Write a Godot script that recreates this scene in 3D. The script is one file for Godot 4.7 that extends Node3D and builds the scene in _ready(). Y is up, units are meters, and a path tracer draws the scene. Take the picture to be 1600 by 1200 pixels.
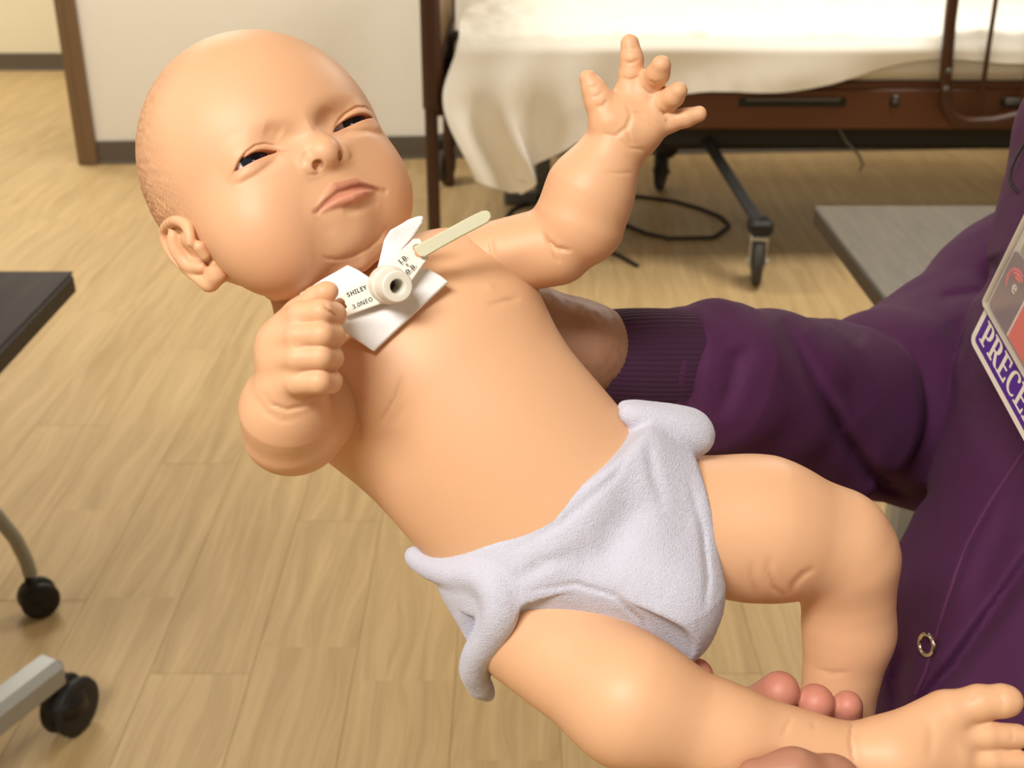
extends Node3D
# A baby care manikin with a tracheostomy, held by a carer in a training ward.
const F := 1902.95                      # focal length in pixels of a 1600 x 1200 frame, vertical field of view 35 degrees
const NEAR := 580.0                     # distance in mm from the lens to the middle of the manikin

var rig: Transform3D                    # the manikin's own axes (mm; x right, y up, z towards the lens) in the world
var taken := {}
var M := {}


func _ready():
	# ---- camera, surroundings, lights, exposure
	var cam := Camera3D.new()
	cam.name = "camera"
	cam.fov = 35.0
	cam.near = 0.05
	cam.far = 60.0
	cam.position = Vector3(0, 1.37, 0)
	cam.rotation_degrees = Vector3(-25, 0, 0)
	var att := CameraAttributesPhysical.new()
	att.frustum_focal_length = 38.06
	att.frustum_focus_distance = 0.555
	att.exposure_aperture = 15.0
	cam.attributes = att
	cam.fov = 35.0
	add_child(cam, true)
	cam.current = true
	rig = Transform3D(Basis.from_euler(Vector3(deg_to_rad(-25), 0, 0)), Vector3(0, 1.37, 0)) * Transform3D(Basis.from_scale(Vector3.ONE * 0.001), Vector3(0, 0, -0.001 * NEAR))
	var we := WorldEnvironment.new()
	we.name = "environment"
	var env := Environment.new()
	env.background_mode = Environment.BG_COLOR
	env.background_color = Color(0.05, 0.05, 0.05)
	env.tonemap_mode = Environment.TONE_MAPPER_LINEAR
	env.tonemap_exposure = 1.0
	env.sdfgi_enabled = true
	env.ssao_enabled = true
	env.ssil_enabled = true
	we.environment = env
	add_child(we, true)
	materials()
	for l in LIGHTS:
		ceiling_light(l[0], l[1], l[2])
	room()
	background()
	manikin()
	airway()
	carer()
	badge()


const LIGHTS := [[-0.75, 0.75, 7.0], [1.9, 1.6, 1.3], [-1.5, -4.2, 4.6], [1.4, -3.55, 4.9], [-3.2, -1.2, 2.4], [-3.3, -6.3, 5.4]]


# ---------------------------------------------------------------- names and tags
func numbered(n: String) -> String:
	var k: int = taken.get(n, 0)
	taken[n] = k + 1
	return n if k == 0 else "%s_%03d" % [n, k]


func thing(called: String, label: String, category: String, at := Vector3.ZERO, group := "") -> Node3D:
	var o := Node3D.new()
	o.name = numbered(called)
	add_child(o)
	o.position = at
	tag(o, label, category, group)
	return o


func tag(o: Node3D, label: String, category: String, group := "") -> Node3D:
	o.set_meta("label", label)
	o.set_meta("category", category)
	if group:
		o.set_meta("group", group)
	return o


func part(parent: Node3D, called: String, m: Mesh, mat: Material, label := "", at := Vector3.ZERO) -> MeshInstance3D:
	var o := MeshInstance3D.new()
	if parent == self:
		o.name = numbered(called)
	else:
		var k := 0
		for c in parent.get_children():
			if c.has_meta("plain") and c.get_meta("plain") == called:
				k += 1
		o.name = called if k == 0 else "%s_%03d" % [called, k]
		o.set_meta("plain", called)
	o.mesh = m
	o.material_override = mat
	o.position = at
	parent.add_child(o, true)
	if label:
		o.set_meta("label", label)
	return o


func structure(called: String, m: Mesh, mat: Material, at := Vector3.ZERO, label := "", category := "") -> MeshInstance3D:
	var o := part(self, called, m, mat, label, at)
	o.set_meta("kind", "structure")
	if category:
		o.set_meta("category", category)
	return o


# ---------------------------------------------------------------- plain shapes
class Shape:
	var v := PackedVector3Array()
	var n := PackedVector3Array()
	var c := PackedColorArray()
	var uv := PackedVector2Array()
	var i := PackedInt32Array()

	func mesh() -> ArrayMesh:
		var a := []
		a.resize(Mesh.ARRAY_MAX)
		a[Mesh.ARRAY_VERTEX] = v
		a[Mesh.ARRAY_NORMAL] = n
		if c.size() == v.size():
			a[Mesh.ARRAY_COLOR] = c
		if uv.size() == v.size():
			a[Mesh.ARRAY_TEX_UV] = uv
		a[Mesh.ARRAY_INDEX] = i
		var m := ArrayMesh.new()
		m.add_surface_from_arrays(Mesh.PRIMITIVE_TRIANGLES, a)
		return m

	# a flat polygon (fan), corners counter-clockwise seen from outside
	func face(p: Array, at := Transform3D()) -> void:
		var k := v.size()
		var nn: Vector3 = (p[1] - p[0]).cross(p[2] - p[0])
		if nn.length_squared() < 1e-16 and p.size() > 3:
			nn = (p[2] - p[0]).cross(p[3] - p[0])
		nn = (at.basis * nn).normalized()
		for q in p:
			v.append(at * q)
			n.append(nn)
			uv.append(Vector2(q.x, q.z))
		for j in range(1, p.size() - 1):
			i.append_array([k, k + j + 1, k + j])

	func box(size: Vector3, b := 0.004, at := Transform3D()) -> Shape:
		var h := size * 0.5
		b = minf(b, minf(h.x, minf(h.y, h.z)) * 0.98)
		var g := h - Vector3.ONE * b
		for ax in 3:
			var u := (ax + 1) % 3
			var w := (ax + 2) % 3
			for s in [-1.0, 1.0]:
				var p := []
				for cr in [[-1, -1], [1, -1], [1, 1], [-1, 1]]:
					var q := Vector3.ZERO
					q[ax] = s * h[ax]
					q[u] = cr[0] * g[u]
					q[w] = cr[1] * g[w]
					p.append(q)
				if s < 0:
					p.reverse()
				face(p, at)
				# the chamfers between this axis and the next
				for s2 in [-1.0, 1.0]:
					var e := []
					for t in [[0, -1], [1, -1], [1, 1], [0, 1]]:
						var q := Vector3.ZERO
						q[ax] = s * (h[ax] if t[0] == 0 else g[ax])
						q[u] = s2 * (g[u] if t[0] == 0 else h[u])
						q[w] = t[1] * g[w]
						e.append(q)
					if s * s2 > 0:
						e.reverse()
						e = [e[0], e[1], e[2], e[3]]
					var nn: Vector3 = (e[1] - e[0]).cross(e[2] - e[0])
					if nn.dot(e[0]) < 0:
						e.reverse()
					face(e, at)
		for sx in [-1.0, 1.0]:
			for sy in [-1.0, 1.0]:
				for sz in [-1.0, 1.0]:
					var e := [Vector3(sx * h.x, sy * g.y, sz * g.z), Vector3(sx * g.x, sy * h.y, sz * g.z), Vector3(sx * g.x, sy * g.y, sz * h.z)]
					if sx * sy * sz < 0:
						e.reverse()
					face(e, at)
		return self

	func tube(pts: Array, r, sides := 12, at := Transform3D()) -> Shape:
		var up := Vector3(0.31, 0.9, 0.17)
		var start := v.size()
		var cnt := pts.size()
		for k in cnt:
			var t: Vector3 = (pts[mini(k + 1, cnt - 1)] - pts[maxi(k - 1, 0)]).normalized()
			var s := t.cross(up)
			if s.length() < 0.05:
				s = t.cross(Vector3(1, 0.2, 0))
			s = s.normalized()
			up = s.cross(t)
			var rr: float = r[k] if r is Array else r
			for j in sides:
				var a := TAU * j / sides
				var d := s * cos(a) + up * sin(a)
				v.append(at * (pts[k] + d * rr))
				n.append((at.basis * d).normalized())
				uv.append(Vector2(float(j) / sides, float(k)))
		for k in cnt - 1:
			for j in sides:
				var a := start + k * sides + j
				var b := start + k * sides + (j + 1) % sides
				i.append_array([a, b, b + sides, a, b + sides, a + sides])
		for e in 2:
			var k0 := start + (0 if e == 0 else (cnt - 1) * sides)
			var p := []
			for j in sides:
				p.append(v[k0 + j])
			if e == 0:
				p.reverse()
			var good: Vector3 = at * pts[0 if e == 0 else cnt - 1] - at * pts[1 if e == 0 else cnt - 2]
			if (p[1] - p[0]).cross(p[2] - p[0]).dot(good) < 0:
				p.reverse()
			face(p)
		return self

	# profile of (radius, height) turned round the y axis
	func lathe(prof: Array, sides := 32, at := Transform3D()) -> Shape:
		var start := v.size()
		var cnt := prof.size()
		for k in cnt:
			var a: Vector2 = prof[maxi(k - 1, 0)]
			var b: Vector2 = prof[mini(k + 1, cnt - 1)]
			var t := (b - a).normalized()
			for j in sides + 1:
				var w := TAU * j / sides
				var p: Vector2 = prof[k]
				v.append(at * Vector3(p.x * cos(w), p.y, p.x * sin(w)))
				n.append((at.basis * Vector3(t.y * cos(w), -t.x, t.y * sin(w))).normalized())
				uv.append(Vector2(float(j) / sides, float(k) / cnt))
		for k in cnt - 1:
			for j in sides:
				var a := start + k * (sides + 1) + j
				i.append_array([a, a + 1, a + sides + 2, a, a + sides + 2, a + sides + 1])
		return self

	# a grid of points, its two sides both drawn
	func grid(p: Array, across: int) -> Shape:
		var start := v.size()
		var down := p.size() / across
		for k in p.size():
			var x := k % across
			var y := k / across
			var dx: Vector3 = p[y * across + mini(x + 1, across - 1)] - p[y * across + maxi(x - 1, 0)]
			var dy: Vector3 = p[mini(y + 1, down - 1) * across + x] - p[maxi(y - 1, 0) * across + x]
			v.append(p[k])
			n.append(dx.cross(dy).normalized())
			uv.append(Vector2(x, y))
		for y in down - 1:
			for x in across - 1:
				var a := start + y * across + x
				i.append_array([a, a + across, a + across + 1, a, a + across + 1, a + 1])
		return self


func box(size: Vector3, b := 0.004) -> ArrayMesh:
	return Shape.new().box(size, b).mesh()


func place(x: float, y: float, z: float, rx := 0.0, ry := 0.0, rz := 0.0) -> Transform3D:
	return Transform3D(Basis.from_euler(Vector3(deg_to_rad(rx), deg_to_rad(ry), deg_to_rad(rz))), Vector3(x, y, z))


# ---------------------------------------------------------------- rounded bodies: distance fields turned into meshes
class Maths:
	# a point in the manikin's axes: seen at (px, py) of the picture, w mm nearer than the manikin's middle
	static func q(px: float, py: float, w := 0.0) -> Vector3:
		var z := NEAR - w
		return Vector3((px - 800.0) * z / F, (600.0 - py) * z / F, w)


	static func smin(a: float, b: float, k: float) -> float:
		var h := maxf(k - absf(a - b), 0.0) / k
		return minf(a, b) - h * h * k * 0.25


	static func smax(a: float, b: float, k: float) -> float:
		var h := maxf(k - absf(a - b), 0.0) / k
		return maxf(a, b) + h * h * k * 0.25


	static func cap(p: Vector3, a: Vector3, b: Vector3, ra: float, rb: float) -> float:
		var ab := b - a
		var t := clampf((p - a).dot(ab) / ab.length_squared(), 0.0, 1.0)
		return (p - a - ab * t).length() - lerpf(ra, rb, t)


	static func ell(p: Vector3, c: Vector3, r: Vector3) -> float:
		var o := (p - c) / r
		var k0 := o.length()
		var k1 := (o / r).length()
		return k0 * (k0 - 1.0) / maxf(k1, 1e-9)


	static func seg2(x: float, y: float, ax: float, ay: float, bx: float, by: float) -> Vector2:
		var dx := bx - ax
		var dy := by - ay
		var t := clampf(((x - ax) * dx + (y - ay) * dy) / (dx * dx + dy * dy), 0.0, 1.0)
		var ex := x - ax - dx * t
		var ey := y - ay - dy * t
		return Vector2(sqrt(ex * ex + ey * ey), t)


func q(px: float, py: float, w := 0.0) -> Vector3:
	return Maths.q(px, py, w)


class Field extends Maths:
	var A := PackedVector3Array()
	var B := PackedVector3Array()
	var RA := PackedFloat32Array()
	var RB := PackedFloat32Array()
	var K := PackedFloat32Array()
	var lines := []                     # creases: [points in mm, depth, width, least z]
	var bumps := []                     # [centre, height, width]
	var squash := 1.0                   # how deep the body is against its width
	var mid := 0.0
	var cuts := []                      # [point, outward normal, k]: what lies beyond is cut off
	var noise: FastNoiseLite
	var rough := 0.0
	var base := Color(0.7, 0.45, 0.3)
	var colored := false
	var tints := []                     # [centre, radius, colour, strength]

	func bone(a: Vector3, b: Vector3, ra: float, rb: float, k := 8.0) -> void:
		A.append(a)
		B.append(b)
		RA.append(ra)
		RB.append(rb)
		K.append(k)

	func chain(p: Array, r: Array, k := 6.0, first := -1.0) -> void:
		for j in p.size() - 1:
			bone(p[j], p[j + 1], r[j], r[j + 1], first if j == 0 and first >= 0 else k)

	# a chain along a smooth curve through the points
	func curve(p: Array, r: Array, k := 2.0, n := 4) -> void:
		var c := []
		var rr := []
		for j in p.size() - 1:
			var a: Vector3 = p[maxi(j - 1, 0)]
			var b: Vector3 = p[j]
			var e: Vector3 = p[j + 1]
			var g: Vector3 = p[mini(j + 2, p.size() - 1)]
			for i in n:
				var t := float(i) / n
				c.append(b.cubic_interpolate(e, a, g, t))
				rr.append(lerpf(r[j], r[j + 1], t))
		c.append(p[-1])
		rr.append(r[-1])
		chain(c, rr, k)

	# a crease along picture points, cut into what faces the lens there
	func crease(pts: Array, depth: float, width: float, least := -1000.0) -> void:
		var f := PackedFloat32Array()
		var lo := Vector2(1e9, 1e9)
		var hi := -lo
		for p in pts:
			f.append(p[0])
			f.append(p[1])
			lo = lo.min(Vector2(p[0], p[1]))
			hi = hi.max(Vector2(p[0], p[1]))
		lines.append([f, depth, width, least, lo - Vector2.ONE * width * 3.0, hi + Vector2.ONE * width * 3.0])

	func bones(p: Vector3) -> float:
		var d := 1e9
		for j in A.size():
			var a := A[j]
			var ab := B[j] - a
			var pa := p - a
			var t := clampf(pa.dot(ab) / maxf(ab.length_squared(), 1e-9), 0.0, 1.0)
			var e := (pa - ab * t).length() - lerpf(RA[j], RB[j], t)
			var k := K[j]
			var h := k - absf(d - e)
			d = minf(d, e)
			if h > 0.0:
				d -= h * h / k * 0.25
		return d

	func fine(p: Vector3, d: float) -> float:
		if lines and d < 9.0 and d > -9.0:
			var s := F / (NEAR - p.z)
			var x := 800.0 + p.x * s
			var y := 600.0 - p.y * s
			for l in lines:
				if p.z < l[3] or x < l[4].x or y < l[4].y or x > l[5].x or y > l[5].y:
					continue
				var f: PackedFloat32Array = l[0]
				var best := 1e9
				var at := 0.0
				var cnt := f.size() / 2 - 1
				for j in cnt:
					var ax := f[2 * j]
					var ay := f[2 * j + 1]
					var dx := f[2 * j + 2] - ax
					var dy := f[2 * j + 3] - ay
					var t := clampf(((x - ax) * dx + (y - ay) * dy) / (dx * dx + dy * dy), 0.0, 1.0)
					var ex := x - ax - dx * t
					var ey := y - ay - dy * t
					var e := ex * ex + ey * ey
					if e < best:
						best = e
						at = (j + t) / cnt
				var w: float = l[2]
				if best < 9.0 * w * w:
					d += l[1] * exp(-best / (w * w)) * minf(1.0, 4.4 * at * (1.0 - at) + 0.04)
		for b in bumps:
			var e: float = (p - b[0]).length_squared() / (b[2] * b[2])
			if e < 9.0:
				d -= b[1] * exp(-e)
		if noise and d < 9.0 and d > -9.0:
			d += rough * noise.get_noise_3dv(p)
		return d

	func shape(p: Vector3) -> float:
		if squash != 1.0:
			return bones(Vector3(p.x, p.y, mid + (p.z - mid) / squash)) * minf(1.0, squash + 0.12)
		return bones(p)

	func d(p: Vector3) -> float:
		var e := shape(p)
		for c in cuts:
			var o: float = (p - c[0]).dot(c[1])
			var k: float = c[2]
			var h := maxf(k - absf(e - o), 0.0) / k
			e = maxf(e, o) + h * h * k * 0.25
		return fine(p, e)

	func c(p: Vector3) -> Color:
		var o := base
		for t in tints:
			var e: float = (p - t[0]).length_squared() / (t[1] * t[1])
			if e < 6.0:
				o = o.lerp(t[2], t[3] * exp(-e))
		return o


# even steps from a to b
static func steps(a: float, b: float, h: float) -> PackedFloat32Array:
	var o := PackedFloat32Array()
	for k in int(ceil((b - a) / h)) + 1:
		o.append(a + k * h)
	return o


# steps of the fine size between f0 and f1, growing to the coarse size outside
static func graded(a: float, b: float, f0: float, f1: float, fineness: float, coarse: float) -> PackedFloat32Array:
	var o := PackedFloat32Array()
	var x := a
	while x < b:
		o.append(x)
		var out := maxf(0.0, maxf(f0 - x, x - f1))
		x += minf(coarse, fineness + out * 0.12)
	o.append(x)
	return o


# surface nets: appends to s the surface where f.d is zero; frame carries the field's axes to the mesh's
func nets(s: Shape, f, xs: PackedFloat32Array, ys: PackedFloat32Array, zs: PackedFloat32Array, frame: Transform3D, slack := 1.25) -> void:
	var nx := xs.size()
	var ny := ys.size()
	var nz := zs.size()
	var V := PackedFloat32Array()
	V.resize(nx * ny * nz)
	V.fill(1e9)
	var ids := PackedInt32Array()
	ids.resize(nx * ny * nz)
	ids.fill(-1)
	var blocks := []
	var big := 16
	for bz in range(0, nz - 1, big):
		for by in range(0, ny - 1, big):
			for bx in range(0, nx - 1, big):
				var ex := mini(bx + big, nx - 1)
				var ey := mini(by + big, ny - 1)
				var ez := mini(bz + big, nz - 1)
				var lo := Vector3(xs[bx], ys[by], zs[bz])
				var hi := Vector3(xs[ex], ys[ey], zs[ez])
				if absf(f.d((lo + hi) * 0.5)) > (hi - lo).length() * 0.5 * slack + 1.0:
					continue
				for cz in range(bz, ez, 4):
					for cy in range(by, ey, 4):
						for cx in range(bx, ex, 4):
							var fx := mini(cx + 4, nx - 1)
							var fy := mini(cy + 4, ny - 1)
							var fz := mini(cz + 4, nz - 1)
							lo = Vector3(xs[cx], ys[cy], zs[cz])
							hi = Vector3(xs[fx], ys[fy], zs[fz])
							if absf(f.d((lo + hi) * 0.5)) > (hi - lo).length() * 0.5 * slack + 0.3:
								continue
							blocks.append([cx, cy, cz, fx, fy, fz])
							for k in range(cz, fz + 1):
								for j in range(cy, fy + 1):
									var at := (k * ny + j) * nx
									for i in range(cx, fx + 1):
										if V[at + i] > 1e8:
											V[at + i] = f.d(Vector3(xs[i], ys[j], zs[k]))
	var cells := PackedInt32Array()
	var first := s.v.size()
	var off := [0, 1, nx, nx + 1, nx * ny, nx * ny + 1, nx * ny + nx, nx * ny + nx + 1]
	var edges := [[0, 1], [2, 3], [4, 5], [6, 7], [0, 2], [1, 3], [4, 6], [5, 7], [0, 4], [1, 5], [2, 6], [3, 7]]
	var tint: bool = f.colored
	for b in blocks:
		for k in range(b[2], b[5]):
			for j in range(b[1], b[4]):
				for i in range(b[0], b[3]):
					var at: int = (k * ny + j) * nx + i
					var neg := 0
					for o in off:
						if V[at + o] < 0.0:
							neg += 1
					if neg == 0 or neg == 8:
						continue
					var sum := Vector3.ZERO
					var cnt := 0
					for e in edges:
						var a: int = e[0]
						var c: int = e[1]
						var va := V[at + off[a]]
						var vc := V[at + off[c]]
						if (va < 0.0) != (vc < 0.0):
							var t := va / (va - vc)
							var pa := Vector3(a & 1, (a >> 1) & 1, a >> 2)
							var pc := Vector3(c & 1, (c >> 1) & 1, c >> 2)
							sum += pa.lerp(pc, t)
							cnt += 1
					sum /= cnt
					var size := Vector3(xs[i + 1] - xs[i], ys[j + 1] - ys[j], zs[k + 1] - zs[k])
					var p := Vector3(xs[i], ys[j], zs[k]) + sum * size
					var h := minf(size.x, minf(size.y, size.z)) * 0.5
					var d1: float = f.d(p + Vector3(h, -h, -h))
					var d2: float = f.d(p + Vector3(-h, -h, h))
					var d3: float = f.d(p + Vector3(-h, h, -h))
					var d4: float = f.d(p + Vector3(h, h, h))
					var g := Vector3(d1 - d2 - d3 + d4, -d1 - d2 + d3 + d4, -d1 + d2 - d3 + d4)
					var nn := g.normalized()
					p -= nn * clampf((d1 + d2 + d3 + d4) * 0.25, -h, h)
					ids[at] = s.v.size()
					cells.append(at)
					s.v.append(frame * p)
					s.n.append((frame.basis * nn).normalized())
					if tint:
						s.c.append(f.c(p))
	var steps3 := [1, nx, nx * ny]
	for at in cells:
		var inside := V[at] < 0.0
		for ax in 3:
			if (V[at + steps3[ax]] < 0.0) == inside:
				continue
			var u: int = steps3[(ax + 1) % 3]
			var w: int = steps3[(ax + 2) % 3]
			if at - u - w < 0:
				continue
			var c0 := ids[at - u - w]
			var c1 := ids[at - w]
			var c2 := ids[at]
			var c3 := ids[at - u]
			if c0 < 0 or c1 < 0 or c3 < 0:
				continue
			if inside:
				s.i.append_array([c0, c2, c1, c0, c3, c2])
			else:
				s.i.append_array([c0, c1, c2, c0, c2, c3])


# the mesh of one field between two corners (mm, the manikin's axes), for a node at base
func body(f, lo: Vector3, hi: Vector3, cell: float, base: Vector3, into: Shape = null) -> ArrayMesh:
	var s := into if into else Shape.new()
	var t := Time.get_ticks_msec()
	nets(s, f, steps(lo.x, hi.x, cell), steps(lo.y, hi.y, cell), steps(lo.z, hi.z, cell), Transform3D(Basis(), -base) * rig)
	return s.mesh() if into == null else null


# the box round picture corners (x0, y0)-(x1, y1) between depths w0 and w1
func span(x0: float, y0: float, x1: float, y1: float, w0: float, w1: float) -> Array:
	var lo := Vector3.ONE * 1e9
	var hi := -lo
	for w in [w0, w1]:
		for x in [x0, x1]:
			for y in [y0, y1]:
				lo = lo.min(q(x, y, w))
				hi = hi.max(q(x, y, w))
	return [lo, hi]


# ---------------------------------------------------------------- the manikin's head, in its own axes (x to the picture's right, y up, z out of the face; units of 0.305 mm)
class Head extends Field:
	var frame: Transform3D              # head units to the manikin's mm
	var back: Transform3D
	var cran := Vector3(14, 17.5, -158)
	var eyes := []                      # [outer corner, inner corner, ball centre]
	var upper := []
	var lower := []
	var line := []
	var roll := []
	var nostrils := []
	var hair: FastNoiseLite

	func _init():
		colored = true
		var o := q(477, 224, 46.8)
		var n := (Vector3(0, 0, NEAR) - q(440, 235, 30)).normalized()
		var a := deg_to_rad(20.5)
		var e := Vector3(cos(a), sin(a), 0)
		e = (e - n * e.dot(n)).normalized()
		var u := n.cross(e)
		var th := deg_to_rad(30)
		var ph := deg_to_rad(8)
		var ex := cos(th) * e - sin(th) * n
		var f := sin(th) * e + cos(th) * n
		var ez := cos(ph) * f + sin(ph) * u
		var ey := ez.cross(ex)
		frame = Transform3D(Basis(ex * 0.305, ey * 0.305, ez * 0.305), o)
		back = frame.affine_inverse()
		for s in [[[367, 268, -10], [436, 236, 0]], [[585, 184, -14], [523, 207, 0]]]:
			var oc := on(s[0][0], s[0][1], s[0][2])
			var ic := on(s[1][0], s[1][1], s[1][2])
			var m := (oc + ic) * 0.5
			eyes.append([Vector2.ZERO, Vector2.ZERO, Vector3(m.x, m.y + 4, -30)])
		# corners of the lids, lips and nostrils lie where the picture shows them on the plain face
		var lids := [[[367, 268], [437, 236]], [[584, 184], [522, 207]]]
		for k in 2:
			for j in 2:
				var h := hit(lids[k][j][0], lids[k][j][1])
				eyes[k][j] = Vector2(h.x, h.y)
		for p in [[495, 330, -2], [508, 312, -2], [525, 294, -1], [540, 291, 1], [556, 287, 0], [571, 289, -1], [590, 295, -2]]:
			upper.append(hit(p[0], p[1]) + Vector3(0, 0, p[2]))
		for p in [[504, 326, -3], [525, 315, -1], [548, 309, 1], [566, 301, -1], [583, 296, -3]]:
			lower.append(hit(p[0], p[1]) + Vector3(0, 0, p[2]))
		for p in [[494, 331, 0], [506, 319, 3], [525, 306, 6], [547, 297, 8], [566, 294, 5], [585, 295, 1], [602, 299, 0]]:
			line.append(hit(p[0], p[1]) + Vector3(0, 0, p[2]))
		for p in [[430, 452, 24], [480, 440, 34], [525, 418, 38], [560, 404, 37], [588, 384, 32]]:
			roll.append(back * q(p[0], p[1], p[2] - 6))
		nostrils = [hit(497, 258), hit(533, 243)]
		hair = FastNoiseLite.new()
		hair.seed = 4
		hair.frequency = 1.0
		hair.fractal_octaves = 2
		for l in [
				[[[368, 266], [374, 252], [385, 238], [399, 228], [413, 225.5], [430, 228], [441, 233]], 1.0, 2.2],
				[[[519, 205], [528, 190], [540, 178], [557, 168], [571, 168], [582, 175]], 1.0, 2.2],
				[[[366, 288], [380, 284], [400, 274], [425, 256], [440, 246]], 0.9, 6.0],
				[[[524, 214], [545, 207], [575, 205], [600, 211]], 0.8, 5.0],
				[[[412, 200], [428, 204], [440, 212]], 0.7, 13.0],
				[[[512, 198], [510, 184], [518, 168]], 0.6, 11.0],
				[[[493, 330], [500, 345], [512, 358], [524, 366]], 0.35, 9.0],
				[[[535, 331], [552, 328], [575, 318], [592, 318]], 1.0, 8.0],
				[[[474, 262], [473, 250], [480, 238], [492, 228]], 0.3, 4.0],
				[[[475, 264], [483, 273], [494, 273], [504, 266]], 0.35, 3.0],
				[[[546, 253], [550, 245], [546, 235], [538, 226]], 0.3, 3.0],
				[[[502, 400], [512, 404], [528, 405], [548, 401], [572, 390], [592, 374], [606, 352]], 0.8, 3.2]]:
			crease(l[0], l[1], l[2], -1000)

	# the head point seen at (px, py) that lies z in front of the eyes
	func on(px: float, py: float, z: float) -> Vector3:
		var a := back * Vector3(0, 0, NEAR)
		var b := back * q(px, py, 0)
		return a + (b - a) * ((z - a.z) / (b.z - a.z))

	func tube(p: Vector3, c: Array, r: float, ends: float) -> float:
		var best := 1e9
		var n := c.size() - 1
		for j in n:
			var a: Vector3 = c[j]
			var ab: Vector3 = c[j + 1] - a
			var t := clampf((p - a).dot(ab) / ab.length_squared(), 0.0, 1.0)
			var s := (j + t) / n
			best = minf(best, (p - a - ab * t).length() - lerpf(ends, r, minf(1.0, 3.0 * minf(s, 1.0 - s))))
		return best

	# how far a point lies inside the slit between the lids of eye k (negative inside)
	func slit(p: Vector3, k: int) -> float:
		var a: Vector2 = eyes[k][0]
		var b: Vector2 = eyes[k][1]
		var ab := b - a
		var l := ab.length()
		var t := ab / l
		var o := Vector2(p.x, p.y) - a
		var s := o.dot(t) / l
		var up := Vector2(-t.y, t.x)
		if up.y < 0:
			up = -up
		var v := o.dot(up)
		var arch := 4.0 * s * (1.0 - s)
		var hi := 12.5 * arch * (1.12 - 0.25 * s)
		var lo := 1.5 * arch
		return maxf(v - hi, lo - v) * 0.8

	# where the sight line through (px, py) meets the plain face
	func hit(px: float, py: float) -> Vector3:
		var a := back * Vector3(0, 0, NEAR)
		var t := (back * q(px, py, 0) - a).normalized()
		var p := a + t * 1500.0
		for k in 80:
			var e := plain(p)
			if e < 0.2:
				break
			p += t * e * 0.7
		return p

	# skull, cheeks, chin, sockets, lids and nose
	func plain(p: Vector3) -> float:
		var ax := absf(p.x)
		var y := p.y
		var z := p.z
		var d := ell(p, cran, Vector3(187, 199, 189))
		if z > -190.0 and y < 110.0:
			d = smin(d, ell(p, Vector3(4, -62, -92), Vector3(132, 112, 108)), 55.0)
			d = smin(d, (Vector3(ax, y, z) - Vector3(89, -88, -60)).length() - 74.0, 45.0)
			d = smin(d, (Vector3(ax, y, z) - Vector3(76, -122, -66)).length() - 64.0, 40.0)
			d = smin(d, ell(p, Vector3(2, -142, -28), Vector3(46, 36, 46)), 34.0)
			if y < -90.0:
				d = smin(d, tube(p, roll, 22.0, 18.0), 16.0)
			if z > -90.0 and d < 70.0:
				d = smin(d, ell(p, Vector3(0, -98, -11), Vector3(56, 42, 40)), 26.0)
				d = smax(d, -ell(Vector3(ax, y, z), Vector3(60, 13, 35), Vector3(42, 17, 23)), 26.0)
				for k in 2:
					var e: Vector3 = eyes[k][2]
					var r := (p - e).length()
					if r < 80.0:
						d = smin(d, r - 37.5, 14.0)
						d = smin(d, ell(p, e + Vector3(0, -20, 18), Vector3(36, 13, 16)), 14.0)
				var n := cap(p, Vector3(1, 4, -14), Vector3(4, -26, 28), 15.0, 24.0)
				n = smin(n, (Vector3(absf(p.x - 3.0), y, z) - Vector3(28, -35, 20)).length() - 14.5, 6.0)
				d = smin(d, n, 12.0)
		return d

	func d(p: Vector3) -> float:
		var y := p.y
		var z := p.z
		var d := plain(p)
		if z > -90.0 and d < 50.0 and d > -60.0:
			for k in 2:
				var r: float = (p - eyes[k][2]).length()
				if r < 80.0:
					d = smax(d, -maxf(slit(p, k), 31.0 - r), 1.6)
			for c in nostrils:
				d = smax(d, -ell(p, c, Vector3(7, 6, 13)), 4.0)
			if y < -50.0 and y > -150.0:
				d = smin(d, tube(p, upper, 6.5, 2.0), 6.0)
				d = smin(d, tube(p, lower, 9.0, 4.0), 6.0)
				var g := tube(p, line, 0.0, 0.0)
				if g < 14.0:
					d += 4.5 * exp(-g * g / 14.0)
		if d < 12.0 and d > -12.0:
			var m := frame * p
			d = fine(m, d / 3.0) * 3.0
			if z < -90.0:
				d += 1.0 * strands(p) * clampf((-90.0 - z) / 90.0, 0.0, 1.0)
		return d

	func fine(m: Vector3, e: float) -> float:
		return super.fine(m, e)

	# moulded baby hair: short ridges that run from the crown towards the nape
	func strands(p: Vector3) -> float:
		var m := frame.basis * p
		var s := m.x * 0.82 - m.y * 0.57
		var t := m.x * 0.57 + m.y * 0.82
		return hair.get_noise_3d(s * 0.10 + 3.0, t * 0.85 + 0.6 * hair.get_noise_2d(m.x * 0.1, m.y * 0.1), m.z * 0.10)

	func c(p: Vector3) -> Color:
		var o := base
		if p.z > -60.0:
			var a := tube(p, lower, 10.5, 4.5)
			o = o.lerp(Color(0.72, 0.28, 0.19), 0.9 * smoothstep(3.0, -3.0, a))
			a = tube(p, upper, 8.0, 2.0)
			o = o.lerp(Color(0.46, 0.16, 0.10), 0.95 * smoothstep(3.0, -3.0, a))
			var g := tube(p, line, 0.0, 0.0)
			o = o.lerp(Color(0.25, 0.06, 0.03), 0.75 * exp(-g * g / 9.0))
			for k in 2:
				var s := slit(p, k)
				o = o.lerp(Color(0.6, 0.22, 0.12), 0.6 * exp(-maxf(s, 0.0) / 2.6))
			for n in nostrils:
				o = o.lerp(Color(0.22, 0.05, 0.02), 0.9 * smoothstep(10.0, 5.0, (p - n).length()))
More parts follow.
